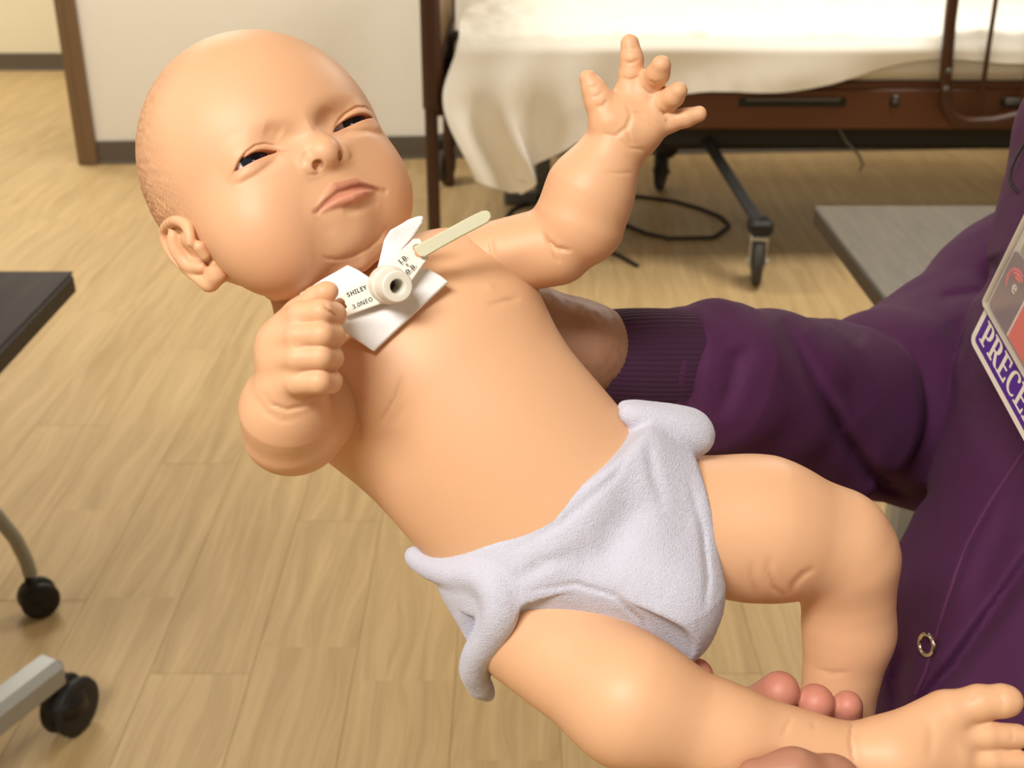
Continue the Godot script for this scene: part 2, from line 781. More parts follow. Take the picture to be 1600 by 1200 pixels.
		for s in [-1.0, 1.0]:
			var e := (p - Vector3(95.0 * s, -95, 0)).length() / 60.0
			o = o.lerp(Color(0.74, 0.36, 0.2), 0.35 * exp(-e * e))
		if p.z < -85.0 and p.y > -110.0:
			var t := clampf((-85.0 - p.z) / 110.0, 0.0, 1.0) * clampf((p.y + 110.0) / 40.0, 0.0, 1.0)
			o = o.lerp(Color(0.40, 0.20, 0.10), clampf(t * (0.36 + 0.8 * strands(p)), 0.0, 1.0))
		return o


# a plate whose outline is given in picture points; it lies w0 nearer than the manikin's middle, tilted by gx, gy (mm per mm)
class Plate extends Field:
	var pts := PackedVector2Array()
	var holes := []                     # [centre, radius]
	var w0 := 0.0
	var gx := 0.0
	var gy := 0.0
	var bow := 0.0
	var half := 1.0
	var soft := 0.6
	var origin := Vector2.ZERO
	var wave := 0.0

	func outline(p: Array, w: float, tilt_x := 0.0, tilt_y := 0.0) -> Plate:
		w0 = w
		gx = tilt_x
		gy = tilt_y
		for o in p:
			var v := q(o[0], o[1], w)
			origin += Vector2(v.x, v.y) / p.size()
		for o in p:
			var v := q(o[0], o[1], w)
			for k in 4:
				var ww := w0 + gx * (v.x - origin.x) + gy * (v.y - origin.y)
				v = q(o[0], o[1], ww)
			pts.append(Vector2(v.x, v.y))
		return self

	func flat(p: Vector2) -> float:
		var best := 1e12
		var sign := 1.0
		var n := pts.size()
		var j := n - 1
		for i in n:
			var e := pts[j] - pts[i]
			var w := p - pts[i]
			var b := w - e * clampf(w.dot(e) / e.dot(e), 0.0, 1.0)
			best = minf(best, b.length_squared())
			var c1 := p.y >= pts[i].y
			var c2 := p.y < pts[j].y
			var c3 := e.x * w.y > e.y * w.x
			if (c1 and c2 and c3) or (not c1 and not c2 and not c3):
				sign = -sign
			j = i
		return sign * sqrt(best)

	func shape(p: Vector3) -> float:
		var e := flat(Vector2(p.x, p.y))
		for h in holes:
			e = maxf(e, h[1] - (Vector2(p.x, p.y) - h[0]).length())
		var o := Vector2(p.x, p.y) - origin
		var z := p.z - w0 - gx * o.x - gy * o.y + bow * o.length_squared()
		if wave > 0.0:
			z += wave * (sin(o.x * 0.31 + o.y * 0.17) + 0.6 * sin(o.x * 0.12 - o.y * 0.37 + 1.0))
		z /= sqrt(1.0 + gx * gx + gy * gy)
		var a := maxf(e + soft, 0.0)
		var b := maxf(absf(z) - half + soft, 0.0)
		return sqrt(a * a + b * b) + minf(maxf(e + soft, absf(z) - half + soft), 0.0) - soft


# the cloth nappy: a padded shape round the hips, open at the waist and at both thighs
class Nappy extends Field:
	var waist := Plane()
	var right := Plane()
	var left := Plane()
	var hip := Vector3.ZERO
	var knee := Vector3.ZERO
	var folds := Field.new()

	func _init():
		waist = facing(q(652, 868, -2), q(986, 652, 0), q(812, 826, 46), Vector3(-0.6, 0.8, 0))
		right = facing(q(1082, 718, 2), q(1130, 925, 8), q(1124, 830, 34), Vector3(1, 0, 0.3))
		left = facing(q(762, 1066, -8), q(868, 942, 40), q(1040, 1030, 24), Vector3(0.2, -0.6, 0.8))
		hip = q(845, 985, 8)
		knee = q(1000, 1100, 52)
		bone(q(815, 850, -2), q(915, 765, -2), 43.5, 43.0, 10.0)
		bone(q(852, 985, 6), q(830, 900, 4), 36.0, 38.0, 14.0)
		bone(q(1035, 805, -4), q(960, 760, 0), 36.5, 40.0, 14.0)
		bone(q(900, 850, 12), q(1030, 935, 20), 34.0, 29.0, 16.0)
		bone(q(1030, 935, 16), q(1046, 985, 12), 26.0, 15.5, 14.0)
		noise = FastNoiseLite.new()
		noise.seed = 9
		noise.frequency = 0.7
		rough = 0.22
		crease([[985, 715], [982, 800], [945, 862], [870, 885]], 4.4, 32.0, 5.0)
		crease([[1012, 690], [1020, 740], [1040, 800]], 1.4, 10.0, 5.0)
		crease([[1075, 745], [1098, 830], [1106, 905], [1100, 960]], 1.2, 6.0, 0.0)
		crease([[820, 925], [900, 912], [960, 930], [1005, 970], [1018, 1010]], 1.0, 5.0, 0.0)
		crease([[790, 868], [880, 815], [960, 745], [1000, 680]], 0.8, 7.0, 5.0)
		crease([[800, 910], [850, 880], [900, 865]], 1.2, 12.0, 5.0)
		bumps.append([q(1030, 880, 46), 2.0, 16.0])
		# rolled side tabs
		folds.curve([q(980, 645, 16), q(1020, 658, 14), q(1060, 672, 10), q(1086, 681, 6)], [3.5, 6.0, 8.2, 8.6], 5.0)
		folds.curve([q(975, 637, 6), q(1040, 652, 8), q(1084, 664, 4)], [3.0, 4.5, 5.5], 5.0)
		folds.curve([q(646, 868, -6), q(672, 884, 8), q(705, 894, 22), q(745, 896, 32), q(772, 912, 37), q(782, 935, 38), q(780, 965, 36), q(764, 995, 28), q(746, 1022, 18), q(740, 1050, 6), q(752, 1078, -8)], [3.8, 4.6, 5.2, 5.8, 6.2, 6.2, 5.8, 5.4, 5.2, 5.0, 4.2], 5.0)
		folds.curve([q(735, 1045, -4), q(762, 1085, -14)], [4.5, 3.5], 4.0)

	func facing(a: Vector3, b: Vector3, c: Vector3, out: Vector3) -> Plane:
		var n := (b - a).cross(c - a).normalized()
		if n.dot(out) < 0:
			n = -n
		return Plane(n, n.dot(a))

	func shape(p: Vector3) -> float:
		var e := bones(p)
		if e < 60.0:
			e = smax(e, waist.distance_to(p), 2.5)
			e = smax(e, right.distance_to(p), 2.5)
			e = smax(e, minf(left.distance_to(p), 37.5 - cap_out(p)), 2.5)
		var g := folds.bones(p)
		return smin(e, g, 3.0)

	func cap_out(p: Vector3) -> float:
		return (p - hip).cross((knee - hip).normalized()).length()


func skin_part(root: Node3D, called: String, f: Field, b: Array, cell: float, label := "") -> MeshInstance3D:
	f.base = SKIN
	f.colored = true
	return part(root, called, body(f, b[0], b[1], cell, root.position), M.skin, label)


const SKIN := Color(0.79, 0.455, 0.265)


func manikin() -> void:
	var root := thing("baby_manikin", "peach vinyl baby manikin in a white nappy held by the person in purple", "manikin", rig * q(760, 690, 0))
	# head
	var h := Head.new()
	h.base = SKIN
	var s := Shape.new()
	var t := Time.get_ticks_msec()
	nets(s, h, graded(-245, 225, -120, 125, 1.9, 4.5), graded(-235, 240, -150, 45, 1.9, 4.5), graded(-375, 90, -40, 70, 2.0, 4.5), Transform3D(Basis(), -root.position) * rig * h.frame, 1.9)
	var head := part(root, "head", s.mesh(), M.skin)
	for k in 2:
		eye(head, h, k, root.position)
	var e := Field.new()
	e.colored = true
	e.base = SKIN
	e.curve([q(298, 380, 48), q(293, 354, 46), q(273, 345, 40), q(256, 360, 29), q(262, 388, 27), q(279, 411, 28), q(301, 430, 33), q(324, 446, 35)], [1.7, 2.4, 2.2, 1.9, 1.8, 1.8, 1.8, 2.4], 1.2)
	e.chain([q(330, 441, 35), q(339, 428, 37), q(335, 412, 40)], [4.2, 4.2, 2.2], 2.5)
	e.curve([q(271, 366, 34), q(275, 388, 33), q(294, 414, 33), q(316, 418, 37)], [2.1, 2.6, 2.6, 2.0], 2.0)
	e.chain([q(312, 386, 46), q(320, 399, 44)], [2.8, 2.5], 2.0)
	e.curve([q(278, 362, 26), q(288, 390, 25), q(316, 424, 26)], [3.8, 5.2, 4.4], 2.0)
	e.chain([q(308, 370, 35), q(345, 418, 24)], [7.0, 7.0], 3.0)
	var eb := span(240, 328, 372, 466, 8, 60)
	part(head, "ear", body(e, eb[0], eb[1], 0.55, root.position), M.skin)
	# trunk and neck
	var b := Field.new()
	b.squash = 0.80
	b.mid = -2.0
	b.bone(q(678, 596, -2), q(865, 808, -2), 58.5, 58.0, 10.0)
	b.bone(q(712, 466, -14), q(560, 560, -6), 29.0, 35.0, 40.0)
	b.bone(q(470, 420, -10), q(575, 500, -2), 19.0, 26.0, 24.0)
	b.bumps.append([q(770, 650, 46), 3.0, 45.0])
	b.bumps.append([q(592, 600, 42), 1.0, 2.2])
	b.bumps.append([q(768, 447, 28), 1.0, 2.2])
	b.bumps.append([q(590, 590, 40), 2.0, 20.0])
	b.crease([[632, 585], [622, 620], [605, 650], [588, 672]], 1.5, 4.0, 0)
	b.crease([[632, 625], [625, 650], [612, 668]], 0.9, 4.0, 0)
	b.crease([[556, 640], [560, 665], [561, 690]], 1.2, 3.5, 0)
	b.crease([[760, 480], [790, 473], [815, 468]], 1.0, 4.0, 0)
	var tb := span(345, 370, 1090, 960, -56, 52)
	skin_part(root, "torso", b, tb, 2.0)
	# raised arm: thing > arm with its hand in one skin
	var a := Field.new()
	a.bone(q(745, 410, -6), q(868, 384, 2), 17.5, 19.0, 5.0)
	a.bone(q(905, 346, 6), q(922, 300, 9), 21.8, 20.4, 3.0)
	a.bone(q(922, 300, 9), q(968, 216, 14), 20.4, 13.6, 4.0)
	a.bone(q(968, 216, 14), q(975, 200, 15), 13.6, 13.0, 4.0)
	# palm
	a.bone(q(972, 198, 15), q(985, 150, 17), 10.5, 8.0, 7.0)
	a.bone(q(1000, 210, 14), q(1018, 165, 17), 9.0, 8.0, 7.0)
	a.bone(q(960, 182, 18), q(950, 192, 20), 9.5, 8.0, 4.0)
	a.bone(q(1012, 200, 19), q(1024, 188, 19), 7.6, 6.0, 5.0)
	# thumb, then the four fingers
	a.chain([q(950, 188, 20), q(936, 158, 22), q(928, 140, 23), q(919, 123, 24)], [8.6, 6.8, 5.6, 4.1], 1.6, 3.0)
	a.chain([q(986, 150, 18), q(986, 118, 20), q(987, 92, 22), q(984, 68, 23)], [6.2, 5.7, 5.3, 4.3], 1.5, 3.0)
	a.chain([q(1004, 152, 19), q(1018, 128, 23), q(1028, 115, 30), q(1033, 102, 34)], [6.0, 5.6, 5.3, 4.5], 1.5, 3.0)
	a.chain([q(1020, 168, 18), q(1038, 161, 23), q(1052, 151, 28), q(1060, 142, 31)], [5.6, 5.2, 4.9, 4.2], 1.5, 3.0)
	a.chain([q(1018, 200, 17), q(1046, 191, 19), q(1072, 184, 21), q(1092, 178, 22)], [6.0, 4.8, 4.3, 3.7], 1.5, 3.0)
	for l in [
			[[[958, 212], [985, 232], [1015, 235]], 0.5, 3.0], [[[943, 268], [965, 272], [995, 270]], 0.5, 3.0],
			[[[848, 362], [858, 378], [872, 388], [895, 392]], 1.6, 3.5], [[[858, 376], [868, 402], [876, 412]], 0.8, 3.0],
			[[[765, 370], [770, 395], [780, 425]], 0.9, 4.0], [[[940, 208], [962, 213], [978, 200], [986, 182], [978, 160]], 0.8, 3.2],
			[[[984, 175], [1000, 180], [1016, 190], [1030, 202]], 0.7, 3.0], [[[990, 182], [980, 205], [985, 222], [1000, 226]], 0.5, 3.0],
			[[[971, 121], [986, 125], [1002, 119]], 0.7, 2.2], [[[973, 95], [986, 99], [1001, 93]], 0.7, 2.0], [[[975, 76], [986, 79], [998, 74]], 0.5, 1.6],
			[[[1004, 134], [1014, 146], [1028, 147]], 0.6, 2.2], [[[1012, 124], [1024, 130], [1038, 128]], 0.5, 1.8],
			[[[1030, 170], [1038, 178], [1050, 175]], 0.6, 2.2], [[[925, 152], [935, 150], [944, 144]], 0.6, 2.2], [[[930, 168], [942, 166], [950, 156]], 0.6, 2.2], [[[918, 138], [928, 137], [936, 131]], 0.5, 1.8],
			[[[1040, 186], [1046, 198]], 0.5, 2.0]]:
		a.crease(l[0], l[1], l[2], 0)
	var ab := span(690, 44, 1115, 470, -30, 42)
	skin_part(root, "arm", a, ab, 1.05)
	# bent arm with its fist in front of the chest
	a = Field.new()
	a.bone(q(545, 585, 8), q(470, 668, 44), 20.0, 19.5, 5.0)
	a.bone(q(450, 672, 50), q(446, 640, 62), 19.8, 18.5, 5.0)
	a.bone(q(412, 640, 56), q(420, 610, 62), 8.0, 8.0, 6.0)
	a.bone(q(446, 640, 62), q(450, 610, 72), 18.0, 11.5, 5.0)
	a.bone(q(448, 600, 70), q(446, 540, 72), 12.5, 12.5, 5.0)
	a.bone(q(466, 595, 66), q(482, 515, 66), 12.0, 12.0, 5.0)
	a.bone(q(440, 555, 74), q(462, 505, 74), 9.0, 7.0, 6.0)
	a.chain([q(448, 512, 78), q(470, 492, 86), q(502, 488, 89), q(522, 491, 82), q(524, 494, 72), q(505, 496, 66)], [6.0, 5.6, 5.4, 5.0, 4.6, 4.2], 0.8, 4.0)
	a.chain([q(436, 536, 78), q(466, 525, 88), q(502, 523, 91), q(521, 524, 83), q(523, 526, 73), q(502, 527, 68)], [6.0, 5.5, 5.3, 5.0, 4.6, 4.2], 0.8, 4.0)
	a.chain([q(436, 566, 78), q(466, 560, 88), q(500, 558, 90), q(518, 559, 82), q(520, 560, 73), q(500, 560, 68)], [6.0, 5.5, 5.3, 5.0, 4.6, 4.2], 0.8, 4.0)
	a.chain([q(440, 598, 76), q(466, 597, 85), q(498, 596, 88), q(516, 596, 81), q(518, 595, 73), q(500, 593, 68)], [6.0, 5.5, 5.3, 5.0, 4.6, 4.2], 0.8, 4.0)
	a.chain([q(468, 486, 70), q(492, 466, 74), q(508, 457, 76), q(515, 455, 76)], [5.5, 4.8, 4.4, 3.8], 1.5, 4.0)
	for l in [[[[410, 612], [425, 632], [450, 640], [480, 634], [505, 618]], 0.8, 4.0], [[[404, 620], [415, 645], [440, 658], [475, 654]], 0.4, 5.0], [[[505, 475], [512, 484], [530, 496]], 0.8, 2.5]]:
		a.crease(l[0], l[1], l[2], 20)
	ab = span(370, 430, 590, 765, -8, 98)
	skin_part(root, "arm", a, ab, 1.05)
	# leg nearer the floor of the picture, its foot in front of the carer
	var g := Field.new()
	g.bone(q(835, 985, 8), q(985, 1094, 48), 28.5, 27.5, 10.0)
	g.bone(q(985, 1094, 48), q(1130, 1146, 46), 27.5, 20.5, 10.0)
	g.bone(q(1130, 1146, 46), q(1325, 1182, 40), 20.5, 14.4, 8.0)
	g.bone(q(1325, 1182, 40), q(1400, 1188, 42), 14.6, 15.0, 3.0)
	g.bone(q(1395, 1170, 42), q(1475, 1118, 40), 14.0, 11.0, 10.0)
	g.bone(q(1395, 1195, 42), q(1480, 1180, 40), 15.5, 12.5, 10.0)
	g.bone(q(1390, 1215, 38), q(1470, 1250, 36), 14.0, 11.0, 10.0)
	g.chain([q(1488, 1110, 41), q(1530, 1098, 43), q(1568, 1095, 44), q(1576, 1095, 44)], [8.6, 7.8, 7.2, 6.4], 2.0, 3.0)
	g.chain([q(1480, 1152, 42), q(1540, 1149, 43), q(1590, 1150, 42)], [7.0, 6.2, 5.4], 1.5, 2.5)
	g.chain([q(1476, 1188, 42), q(1545, 1188, 43), q(1592, 1190, 42)], [7.0, 6.0, 5.2], 1.5, 2.5)
	g.chain([q(1470, 1224, 40), q(1535, 1225, 41), q(1578, 1226, 40)], [6.8, 5.6, 4.8], 1.5, 2.5)
	g.chain([q(1460, 1256, 37), q(1515, 1260, 38), q(1552, 1260, 37)], [6.4, 5.2, 4.6], 1.5, 2.5)
	for l in [[[[1334, 1128], [1329, 1160], [1336, 1199]], 1.0, 4.0], [[[1240, 1122], [1230, 1135], [1222, 1150]], 0.5, 4.0], [[[1275, 1128], [1268, 1140]], 0.4, 4.0], [[[1450, 1120], [1456, 1150], [1450, 1190]], 0.5, 8.0], [[[1566, 1078], [1563, 1092], [1566, 1108]], 0.6, 2.0], [[[1566, 1080], [1582, 1080]], 0.5, 1.6], [[[1582, 1138], [1580, 1148], [1584, 1158]], 0.5, 2.0], [[[1520, 1082], [1514, 1096]], 0.4, 4.0]]:
		g.crease(l[0], l[1], l[2], 20)
	var gb := span(720, 880, 1625, 1300, -26, 82)
	skin_part(root, "leg", g, gb, 1.5)
	# the other leg, its knee bent
	g = Field.new()
	g.bone(q(1020, 815, -4), q(1190, 826, -10), 34.5, 31.0, 10.0)
	g.bone(q(1190, 826, -10), q(1300, 850, -16), 31.0, 26.5, 20.0)
	g.bone(q(1306, 853, -16), q(1318, 868, -18), 25.5, 24.8, 10.0)
	g.bone(q(1322, 880, -18), q(1327, 985, -30), 24.6, 22.0, 7.0)
	g.bone(q(1326, 985, -30), q(1306, 1110, -40), 21.6, 18.0, 6.0)
	g.bone(q(1306, 1110, -40), q(1290, 1160, -34), 17.0, 15.0, 6.0)
	g.bone(q(1290, 1160, -34), q(1235, 1215, -18), 14.0, 10.0, 6.0)
	for l in [[[[1204, 865], [1200, 892], [1210, 918], [1232, 934]], 0.7, 5.0], [[[1275, 886], [1256, 897], [1242, 912], [1234, 932]], 0.9, 5.0], [[[1174, 875], [1175, 905], [1188, 938]], 0.5, 6.0], [[[1275, 1045], [1300, 1052], [1330, 1050]], 0.5, 4.0], [[[1232, 985], [1255, 992]], 0.6, 5.0]]:
		g.crease(l[0], l[1], l[2], -40)
	gb = span(930, 690, 1420, 1260, -66, 40)
	skin_part(root, "leg", g, gb, 1.7)
	var n := Nappy.new()
	var nb := span(615, 610, 1150, 1125, -56, 62)
	part(root, "nappy", body(n, nb[0], nb[1], 1.25, root.position), M.fleece, "white fleece cloth nappy with folded side tabs")


# an eyeball with its iris and pupil, turned to look to the picture's right
func eye(head: Node3D, h: Head, k: int, base: Vector3) -> void:
	var s := Shape.new()
	var o: Vector3 = h.eyes[k][2]
	var r := 32.5
	var look := Vector3([-0.10, 0.02][k], 0.02, 1).normalized()
	var side := look.cross(Vector3.UP).normalized()
	var up := side.cross(look)
	var at := Transform3D(Basis(), -base) * rig * h.frame
	var rings := 64
	var sides := 64
	for i in rings + 1:
		var a := PI * i / rings
		for j in sides + 1:
			var b := TAU * j / sides
			var d := look * cos(a) + (side * cos(b) + up * sin(b)) * sin(a)
			s.v.append(at * (o + d * r))
			s.n.append((at.basis * d).normalized())
			var rr := sin(a) * r
			var col := Color(0.82, 0.79, 0.83)
			if cos(a) > 0:
				col = col.lerp(Color(0.012, 0.016, 0.03), smoothstep(22.5, 20.5, rr))
				if rr < 19.0 and rr > 7.0:
					col = Color(0.016, 0.02, 0.04).lerp(Color(0.008, 0.012, 0.024), 0.5 + 0.5 * sin(b * 31.0))
				if rr <= 7.5:
					col = Color(0.003, 0.003, 0.004)
			s.c.append(col)
	for i in rings:
		for j in sides:
			var a := i * (sides + 1) + j
			s.i.append_array([a, a + sides + 2, a + 1, a, a + sides + 1, a + sides + 2])
	part(head, "eye", s.mesh(), M.eye, "glossy dark blue eye")


# ---------------------------------------------------------------- materials
func mat(called: String, col: Color, rough := 0.6, metal := 0.0) -> StandardMaterial3D:
	var m := StandardMaterial3D.new()
	m.resource_name = called
	m.albedo_color = col
	m.roughness = rough
	m.metallic = metal
	M[called] = m
	return m


func noise_tex(freq: float, octaves: int, sd: int, side := 512) -> NoiseTexture2D:
	var n := FastNoiseLite.new()
	n.noise_type = FastNoiseLite.TYPE_SIMPLEX_SMOOTH
	n.frequency = freq
	n.fractal_octaves = octaves
	n.seed = sd
	var t := NoiseTexture2D.new()
	t.width = side
	t.height = side
	t.seamless = true
	t.noise = n
	return t


func bump(m: StandardMaterial3D, t: Texture2D, scale: float, depth: float) -> void:
	m.heightmap_enabled = true
	m.heightmap_texture = t
	m.heightmap_scale = depth
	m.uv1_triplanar = true
	m.uv1_scale = Vector3.ONE * scale


func materials() -> void:
	var fuzz := noise_tex(0.06, 4, 3)
	var m := mat("skin", Color.WHITE, 0.46)
	m.vertex_color_use_as_albedo = true
	m.metallic_specular = 0.42
	m.subsurf_scatter_enabled = true
	m.subsurf_scatter_strength = 0.06
	m = mat("eye", Color.WHITE, 0.06)
	m.vertex_color_use_as_albedo = true
	m = mat("fleece", Color(0.80, 0.805, 0.875), 0.95)
	bump(m, fuzz, 34.0, 0.05)
	m.rim_enabled = true
	m.rim = 0.5
	m = mat("gauze", Color(0.96, 0.955, 0.965), 0.9)
	bump(m, fuzz, 40.0, 0.02)
	mat("tube_plastic", Color(0.93, 0.91, 0.86), 0.35)
	mat("tube_hole", Color(0.30, 0.20, 0.14), 0.7)
	mat("tie", Color(0.83, 0.82, 0.71), 0.7)
	mat("print", Color(0.12, 0.12, 0.13), 0.6)
	m = mat("jacket", Color(0.285, 0.095, 0.27), 0.86)
	bump(m, fuzz, 30.0, 0.02)
	m.rim_enabled = true
	m.rim = 0.18
	m.rim_tint = 0.8
	m = mat("cuff", Color(0.225, 0.09, 0.205), 0.9)
	m.rim_enabled = true
	m.rim = 0.25
	m.rim_tint = 0.6
	mat("seam", Color(0.36, 0.17, 0.32), 0.9)
	mat("trousers", Color(0.20, 0.09, 0.20), 0.9)
	mat("shoe", Color(0.12, 0.12, 0.13), 0.6)
	mat("hair", Color(0.05, 0.035, 0.03), 0.5)
	m = mat("person_skin", Color.WHITE, 0.5)
	m.vertex_color_use_as_albedo = true
	m.subsurf_scatter_enabled = true
	m.subsurf_scatter_strength = 0.05
	mat("chrome", Color(0.83, 0.80, 0.75), 0.22, 1.0)
	mat("bright_steel", Color(0.80, 0.79, 0.76), 0.35, 0.5)
	mat("badge_white", Color(0.94, 0.91, 0.86), 0.4)
	mat("badge_purple", Color(0.36, 0.20, 0.58), 0.4)
	mat("badge_card", Color(0.45, 0.31, 0.38), 0.4)
	mat("badge_orange", Color(0.95, 0.32, 0.12), 0.4)
	mat("badge_pink", Color(0.90, 0.31, 0.42), 0.4)
	mat("badge_green", Color(0.60, 0.60, 0.50), 0.5)
	m = mat("clear", Color(0.95, 0.95, 0.93, 0.10), 0.12)
	m.transparency = BaseMaterial3D.TRANSPARENCY_ALPHA
	mat("clear_rim", Color(0.80, 0.76, 0.70), 0.25)
	# room
	m = mat("wall", Color(0.93, 0.91, 0.86), 0.85)
	mat("far_wall", Color(0.92, 0.89, 0.78), 0.85)
	mat("ceiling", Color(0.92, 0.91, 0.88), 0.9)
	mat("baseboard", Color(0.37, 0.33, 0.28), 0.6)
	mat("door_frame", Color(0.46, 0.36, 0.25), 0.5)
	mat("subfloor", Color(0.735, 0.625, 0.445), 0.6)
	var lens := mat("lamp_glow", Color(1, 0.97, 0.9), 0.5)
	lens.emission_enabled = true
	lens.emission = Color(1.0, 0.95, 0.88)
	lens.emission_energy_multiplier = 1.5
	mat("lamp_frame", Color(0.9, 0.9, 0.88), 0.5)
	for k in 4:
		m = mat("plank%d" % k, Color.WHITE, 0.48)
		m.albedo_texture = plank_grain(k)
		m.metallic_specular = 0.35
	# bed, tables
	m = mat("bed_brown", Color(0.37, 0.22, 0.12), 0.45)
	m = mat("bed_dark", Color(0.27, 0.15, 0.08), 0.4)
	mat("tan_panel", Color(0.62, 0.50, 0.33), 0.5)
	mat("sheet", Color(0.96, 0.94, 0.89), 0.95)
	mat("mattress", Color(0.90, 0.88, 0.83), 0.9)
	mat("steel_grey", Color(0.42, 0.42, 0.40), 0.45, 0.3)
	mat("black", Color(0.05, 0.05, 0.05), 0.5)
	mat("rubber", Color(0.10, 0.10, 0.10), 0.6)
	mat("tire", Color(0.24, 0.23, 0.22), 0.7)
	mat("cable", Color(0.17, 0.14, 0.12), 0.7)
	m = mat("table_top_glare", Color(0.425, 0.37, 0.275), 0.42)  # paler than the other top: the room's reflected light put into the colour
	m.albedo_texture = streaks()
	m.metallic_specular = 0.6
	m = mat("table_top", Color(0.20, 0.155, 0.125), 0.55)
	m.albedo_texture = streaks()
	m.metallic_specular = 0.28
	mat("table_edge", Color(0.17, 0.13, 0.105), 0.5)
	mat("leg_grey", Color(0.62, 0.62, 0.60), 0.4, 0.35)
	mat("seat_plastic", Color(0.16, 0.16, 0.18), 0.6)


# one plank's print: pale oak with long soft streaks (u across the plank, v along it)
func plank_grain(k: int) -> ImageTexture:
	var w := 192
	var h := 768
	var im := Image.create(w, h, false, Image.FORMAT_RGB8)
	var n := FastNoiseLite.new()
	n.seed = 20 + k
	n.frequency = 1.0
	n.fractal_octaves = 3
	var lo := [Color(0.735, 0.625, 0.445), Color(0.727, 0.617, 0.437), Color(0.743, 0.633, 0.453), Color(0.731, 0.621, 0.441)][k] as Color
	for y in h:
		for x in w:
			var u := float(x) / w
			var v := float(y) / h
			var bend := 0.22 * n.get_noise_2d(u * 0.8 + 9.0, v * 1.6)
			var a := n.get_noise_2d((u + bend) * 4.5, v * 1.5)
			var b := n.get_noise_2d((u + bend) * 34.0 + 50.0, v * 3.0 + 7.0)
			var c := n.get_noise_2d(u * 110.0, v * 16.0 + 90.0)
			var t := 0.10 * a + 0.06 * b + 0.04 * c
			im.set_pixel(x, y, Color(lo.r + t * 0.60, lo.g + t * 0.60, lo.b + t * 0.56))
	return ImageTexture.create_from_image(im)


func streaks() -> ImageTexture:
	var im := Image.create(256, 256, false, Image.FORMAT_RGB8)
	var n := FastNoiseLite.new()
	n.seed = 77
	n.frequency = 1.0
	for y in 256:
		for x in 256:
			var t := 0.85 + 0.18 * n.get_noise_2d(x * 0.012, y * 0.16) + 0.08 * n.get_noise_2d(x * 0.05, y * 0.5 + 40.0)
			im.set_pixel(x, y, Color(t, t, t))
	return ImageTexture.create_from_image(im)


# ---------------------------------------------------------------- the airway things at the neck
func plate_part(root: Node3D, called: String, pl: Plate, m: Material, cell := 0.5, label := "") -> MeshInstance3D:
	var lo := Vector3(1e9, 1e9, 1e9)
	var hi := -lo
	for v in pl.pts:
		var o := v - pl.origin
		var z := pl.w0 + pl.gx * o.x + pl.gy * o.y - pl.bow * o.length_squared()
		lo = lo.min(Vector3(v.x, v.y, z))
		hi = hi.max(Vector3(v.x, v.y, z))
	var g := pl.half + pl.wave * 2.0 + 1.5
	var o := Vector3(0, 0, absf(pl.bow) * 400.0)
	return part(root, called, body(pl, lo - Vector3.ONE * g - o, hi + Vector3.ONE * g + o, cell, root.position), m, label)


func words(root: Node3D, text: String, at: Vector3, along: Vector3, up: Vector3, high: float, m: Material, bold := true, serif := false, depth := 0.15, called := "lettering", tilt := false) -> MeshInstance3D:
	var t := TextMesh.new()
	var f := SystemFont.new()
	f.font_names = PackedStringArray(["Droid Serif" if serif else "Droid Sans"])
	f.font_weight = 700 if bold else 400
	t.font = f
	t.text = text
	t.font_size = 32
	t.pixel_size = high / 23.0
	t.depth = depth
	along.z = -0.05 * along.x - 0.05 * along.y if tilt else along.z
	up.z = -0.05 * up.x - 0.05 * up.y if tilt else up.z
	var x := along.normalized()
	var z := x.cross(up).normalized()
	var o := part(root, called, t, m)
	o.transform = Transform3D(Basis(), -root.position) * rig * Transform3D(Basis(x, z.cross(x), z), at)
	return o


